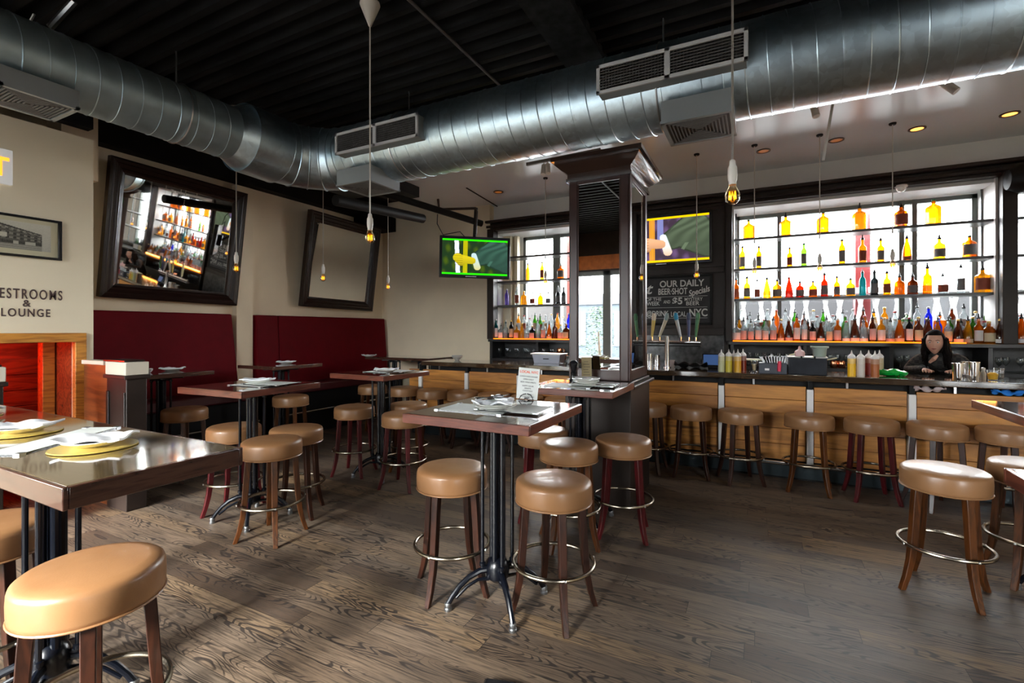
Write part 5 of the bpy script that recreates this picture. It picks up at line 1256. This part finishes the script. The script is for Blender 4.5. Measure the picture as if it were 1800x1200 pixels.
# ============================================================ PERSON
def person():
    t = thing('person', 'person with long dark hair in dark plaid shirt leaning behind the bar', 'person', (1.62, 6.38, 0), radians(-13))
    skin = mottled('skin', (.66, .36, .26), .06, 20, .5)
    jeans = mat('dark_jeans', (.015, .018, .03), .8)
    sh = mat('dark_plaid_shirt', (.03, .028, .026), .8); N = NT(sh); c = N.coord((1, 1, 1)); ck = N.n('ShaderNodeTexChecker'); ck.inputs['Scale'].default_value = 28; ck.inputs['Color1'].default_value = (.045, .04, .035, 1); ck.inputs['Color2'].default_value = (.014, .012, .012, 1); N.l(c, ck.inputs[0]); N.l(ck.outputs[0], N.p.inputs['Base Color'])
    def skinned(name, pts, edges, rad, m_, root=0, parent=t, sub=2):
        me = bpy.data.meshes.new(name); me.from_pydata(pts, edges, []); o = bpy.data.objects.new(name, me); COL.objects.link(o); o.parent = parent
        o.modifiers.new('skin', 'SKIN'); 
        if not me.skin_vertices: bpy.context.view_layer.update()
        for i, r in enumerate(rad):
            s = me.skin_vertices[0].data[i]; s.radius = r if isinstance(r, tuple) else (r, r); s.use_root = (i == root)
        o.modifiers.new('sub', 'SUBSURF').levels = sub; o.modifiers['sub'].render_levels = sub
        me.materials.append(m_); return o
    # body: pelvis, spine, neck, arms, legs (one continuous surface)
    P = [(.10, .30, .90), (.07, .24, 1.02), (.04, .14, 1.13), (.02, .05, 1.20), (.0, -.02, 1.25), (-.01, -.05, 1.30),
         (-.15, .04, 1.19), (-.24, -.02, 1.07), (-.14, -.20, 1.10), (-.10, -.26, 1.10),
         (.19, .05, 1.19), (.27, .02, 1.05), (.16, -.18, 1.10), (.12, -.25, 1.10),
         (.02, .32, .80), (.02, .26, .46), (.02, .36, .08), (.18, .32, .80), (.18, .27, .46), (.19, .37, .08)]
    E = [(0, 1), (1, 2), (2, 3), (3, 4), (4, 5), (3, 6), (6, 7), (7, 8), (8, 9), (3, 10), (10, 11), (11, 12), (12, 13), (0, 14), (14, 15), (15, 16), (0, 17), (17, 18), (18, 19)]
    rr_ = [(.15, .11), (.13, .10), (.14, .11), (.12, .09), (.052, .052), (.048, .048), .058, .045, .033, .028, .058, .045, .033, .028, .085, .06, .045, .085, .06, .045]
    body = skinned('body', P, E, rr_, sh)
    skinned('trousers', [(.10, .30, .90), (.02, .32, .80), (.02, .26, .46), (.02, .36, .10), (.18, .32, .80), (.18, .27, .46), (.19, .37, .10)], [(0, 1), (1, 2), (2, 3), (0, 4), (4, 5), (5, 6)], [(.165, .125), .095, .07, .052, .095, .07, .052], jeans)
    for sx_ in (.02, .19):
        obj('shoe', MB().lathe([(0, 0), (.045, 0), (.05, .02), (.045, .05), (.03, .08), (0, .085)], 16, T(sx_, .31, 0) @ Matrix.Diagonal((1, 2.4, 1, 1))), M['black'], t)
    # head
    n, m = 40, 28; vs = []; fs = []
    for j in range(m + 1):
        ph = pi * j / m; zz = cos(ph)
        for i in range(n):
            a = 2 * pi * i / n; x = sin(ph) * cos(a); y = sin(ph) * sin(a); z = zz   # face towards -y
            X, Yv, Z = x * .074, y * .094, z * .116
            if Z < 0: X *= 1 - .42 * (-zz) ** 1.3; Yv = Yv * (1 - .30 * (-zz) ** 1.2) - .012 * (-zz)
            if y < -.2:
                g = lambda cx, cz, w_, h_: math.exp(-((X - cx) / w_) ** 2 - ((Z - cz) / h_) ** 2)
                Yv -= .024 * g(0, -.022, .011, .014) + .012 * g(0, .0, .008, .024)   # nose
                Yv += .009 * (g(-.030, .008, .013, .009) + g(.030, .008, .013, .009)) # eye sockets
                Yv -= .006 * g(0, .026, .05, .010)                                   # brow
                Yv -= .007 * g(0, -.056, .020, .007) + .007 * g(0, -.088, .018, .012) # lips, chin
                Yv -= .004 * (g(-.042, -.022, .018, .018) + g(.042, -.022, .018, .018))
            vs.append((X, Yv, Z))
    for j in range(m):
        for i in range(n): fs.append((j * n + i, j * n + (i + 1) % n, (j + 1) * n + (i + 1) % n, (j + 1) * n + i))
    HM = T(-.02, -.10, 1.365) @ RZ(radians(-6)) @ RX(radians(4))
    hd = MB().add(vs, fs, HM)
    # ears
    for s_ in (-1, 1): hd.lathe([(0, -.008), (.016, -.004), (.018, .004), (0, .008)], 12, HM @ T(s_ * .076, .005, -.01) @ RY(pi / 2) @ Matrix.Diagonal((1.5, 1, 1, 1)))
    head = obj('head', hd, skin, t, smooth=80)
    ew = mat('eye_white', (.7, .7, .68), .3); ir = mat('dark_iris', (.03, .015, .01), .2); lip = mat('lips', (.38, .10, .09), .45); hairm = mottled('dark_brown_hair', (.007, .0045, .004), .5, 30, .75, spec=.1)
    for s_ in (-1, 1):
        obj('eye', MB().lathe([(0, -.011), (.008, -.008), (.011, 0), (.008, .008), (0, .011)], 14, HM @ T(s_ * .030, -.076, .008) @ RX(pi / 2)), ew, head)
        obj('iris', MB().lathe([(0, .0115), (.0052, .0105), (0, .0095)], 12, HM @ T(s_ * .030, -.0765, .008) @ RX(pi / 2)), ir, head)
        obj('eyebrow', MB().tube([(s_ * .014, -.098, .026), (s_ * .030, -.096, .031), (s_ * .046, -.084, .026)], [.002, .003, .0015], 6, M=HM), hairm, head)
    obj('mouth', MB().tube([(-.022, -.083, -.056), (-.008, -.0955, -.0525), (0, -.0965, -.054), (.008, -.0955, -.0525), (.022, -.083, -.056)], [.001, .0035, .004, .0035, .001], 8, M=HM).tube([(-.016, -.087, -.059), (0, -.095, -.063), (.016, -.087, -.059)], [.001, .004, .001], 8, M=HM), lip, head)
    # hair: cap over the skull plus long locks over both shoulders
    hv = []; hf = []
    for j in range(21):
        ph = pi * j / 24
        for i in range(n):
            a = 2 * pi * i / n; x = sin(ph) * cos(a); y = sin(ph) * sin(a); z = cos(ph)
            hv.append((x * .088, y * .106 + .008, z * .128 + .004))
    for j in range(20):
        for i in range(n):
            a = 2 * pi * (i + .5) / n; ph = pi * (j + .5) / 24
            face = sin(a) < -.42 and ph > .98 - .0 * abs(cos(a))
            if not face: hf.append((j * n + i, j * n + (i + 1) % n, (j + 1) * n + (i + 1) % n, (j + 1) * n + i))
    h = obj('hair', MB().add(hv, hf, HM), hairm, head, smooth=80)
    so_ = h.modifiers.new('solid', 'SOLIDIFY'); so_.thickness = .012; so_.offset = -1
    lk = MB(); rg = random.Random(2)
    for i in range(46):
        s_ = 1 if i % 2 else -1; u = rg.random(); x0 = s_ * rg.uniform(.068, .082); y0 = rg.uniform(-.035, .09); L = rg.uniform(.24, .36) if s_ > 0 else rg.uniform(.18, .26)
        wv = rg.uniform(0, 6)
        pts = [(x0 * (1 + .55 * q * (1 if s_ > 0 else .3)) + .008 * sin(q * 9 + wv), y0 + .03 * q + .01 * cos(q * 8 + wv), .04 - L * q) for q in [k / 7 for k in range(8)]]
        lk.tube(pts, [.014, .017, .018, .018, .016, .014, .010, .003], 7, M=HM)
    for i in range(26):
        a = rg.uniform(.25, pi - .25); L = rg.uniform(.22, .32)
        lk.tube([(.08 * cos(a), .09 * sin(a) + .01 * q, .05 - L * q) for q in [k / 5 for k in range(6)]], [.016, .02, .02, .018, .014, .004], 7, M=HM)
    obj('hair_lock', lk, hairm, head, smooth=80)
    obj('neckline', MB().tube([(-.06, -.085, 1.16), (-.025, -.11, 1.20), (.0, -.095, 1.235)], [.012, .02, .012], 8), skin, t)
    # hands resting on the bar edge: palm plus five bent fingers
    for s_, wx, wy in ((-1, -.10, -.26), (1, .12, -.25)):
        hm = T(wx, wy, 1.10) @ RZ(radians(-8 * s_)); pts = [(0, 0, 0), (0, -.045, -.004), (0, -.085, -.008)]; ed = [(0, 1), (1, 2)]; rd = [.020, (.030, .015), (.032, .013)]
        for k, (fx, L) in enumerate(((-.027, .060), (-.009, .070), (.009, .066), (.026, .052))):
            b0 = len(pts); pts += [(fx, -.092, -.008), (fx * 1.1, -.092 - L * .45, -.004), (fx * 1.15, -.092 - L * .8, -.014), (fx * 1.15, -.092 - L, -.022)]; ed += [(2, b0), (b0, b0 + 1), (b0 + 1, b0 + 2), (b0 + 2, b0 + 3)]; rd += [.009, .0085, .008, .007]
        b0 = len(pts); pts += [(-s_ * .034, -.040, -.008), (-s_ * .052, -.068, -.012), (-s_ * .056, -.092, -.016)]; ed += [(1, b0), (b0, b0 + 1), (b0 + 1, b0 + 2)]; rd += [.012, .010, .009]
        skinned('hand', [tuple(hm @ Vector(q)) for q in pts], ed, rd, skin)
person()
# black thing at the very bottom edge of the picture
p = onz(885, 1196, .02)
tag(obj('camera_bag', MB().box(-.07, .07, -.12, .02, 0, .035), M['blackgloss'], bevel=.012, loc=(p.x, p.y - .03, 0), rz=.3), 'small black object on the floor at the bottom edge', 'bag')
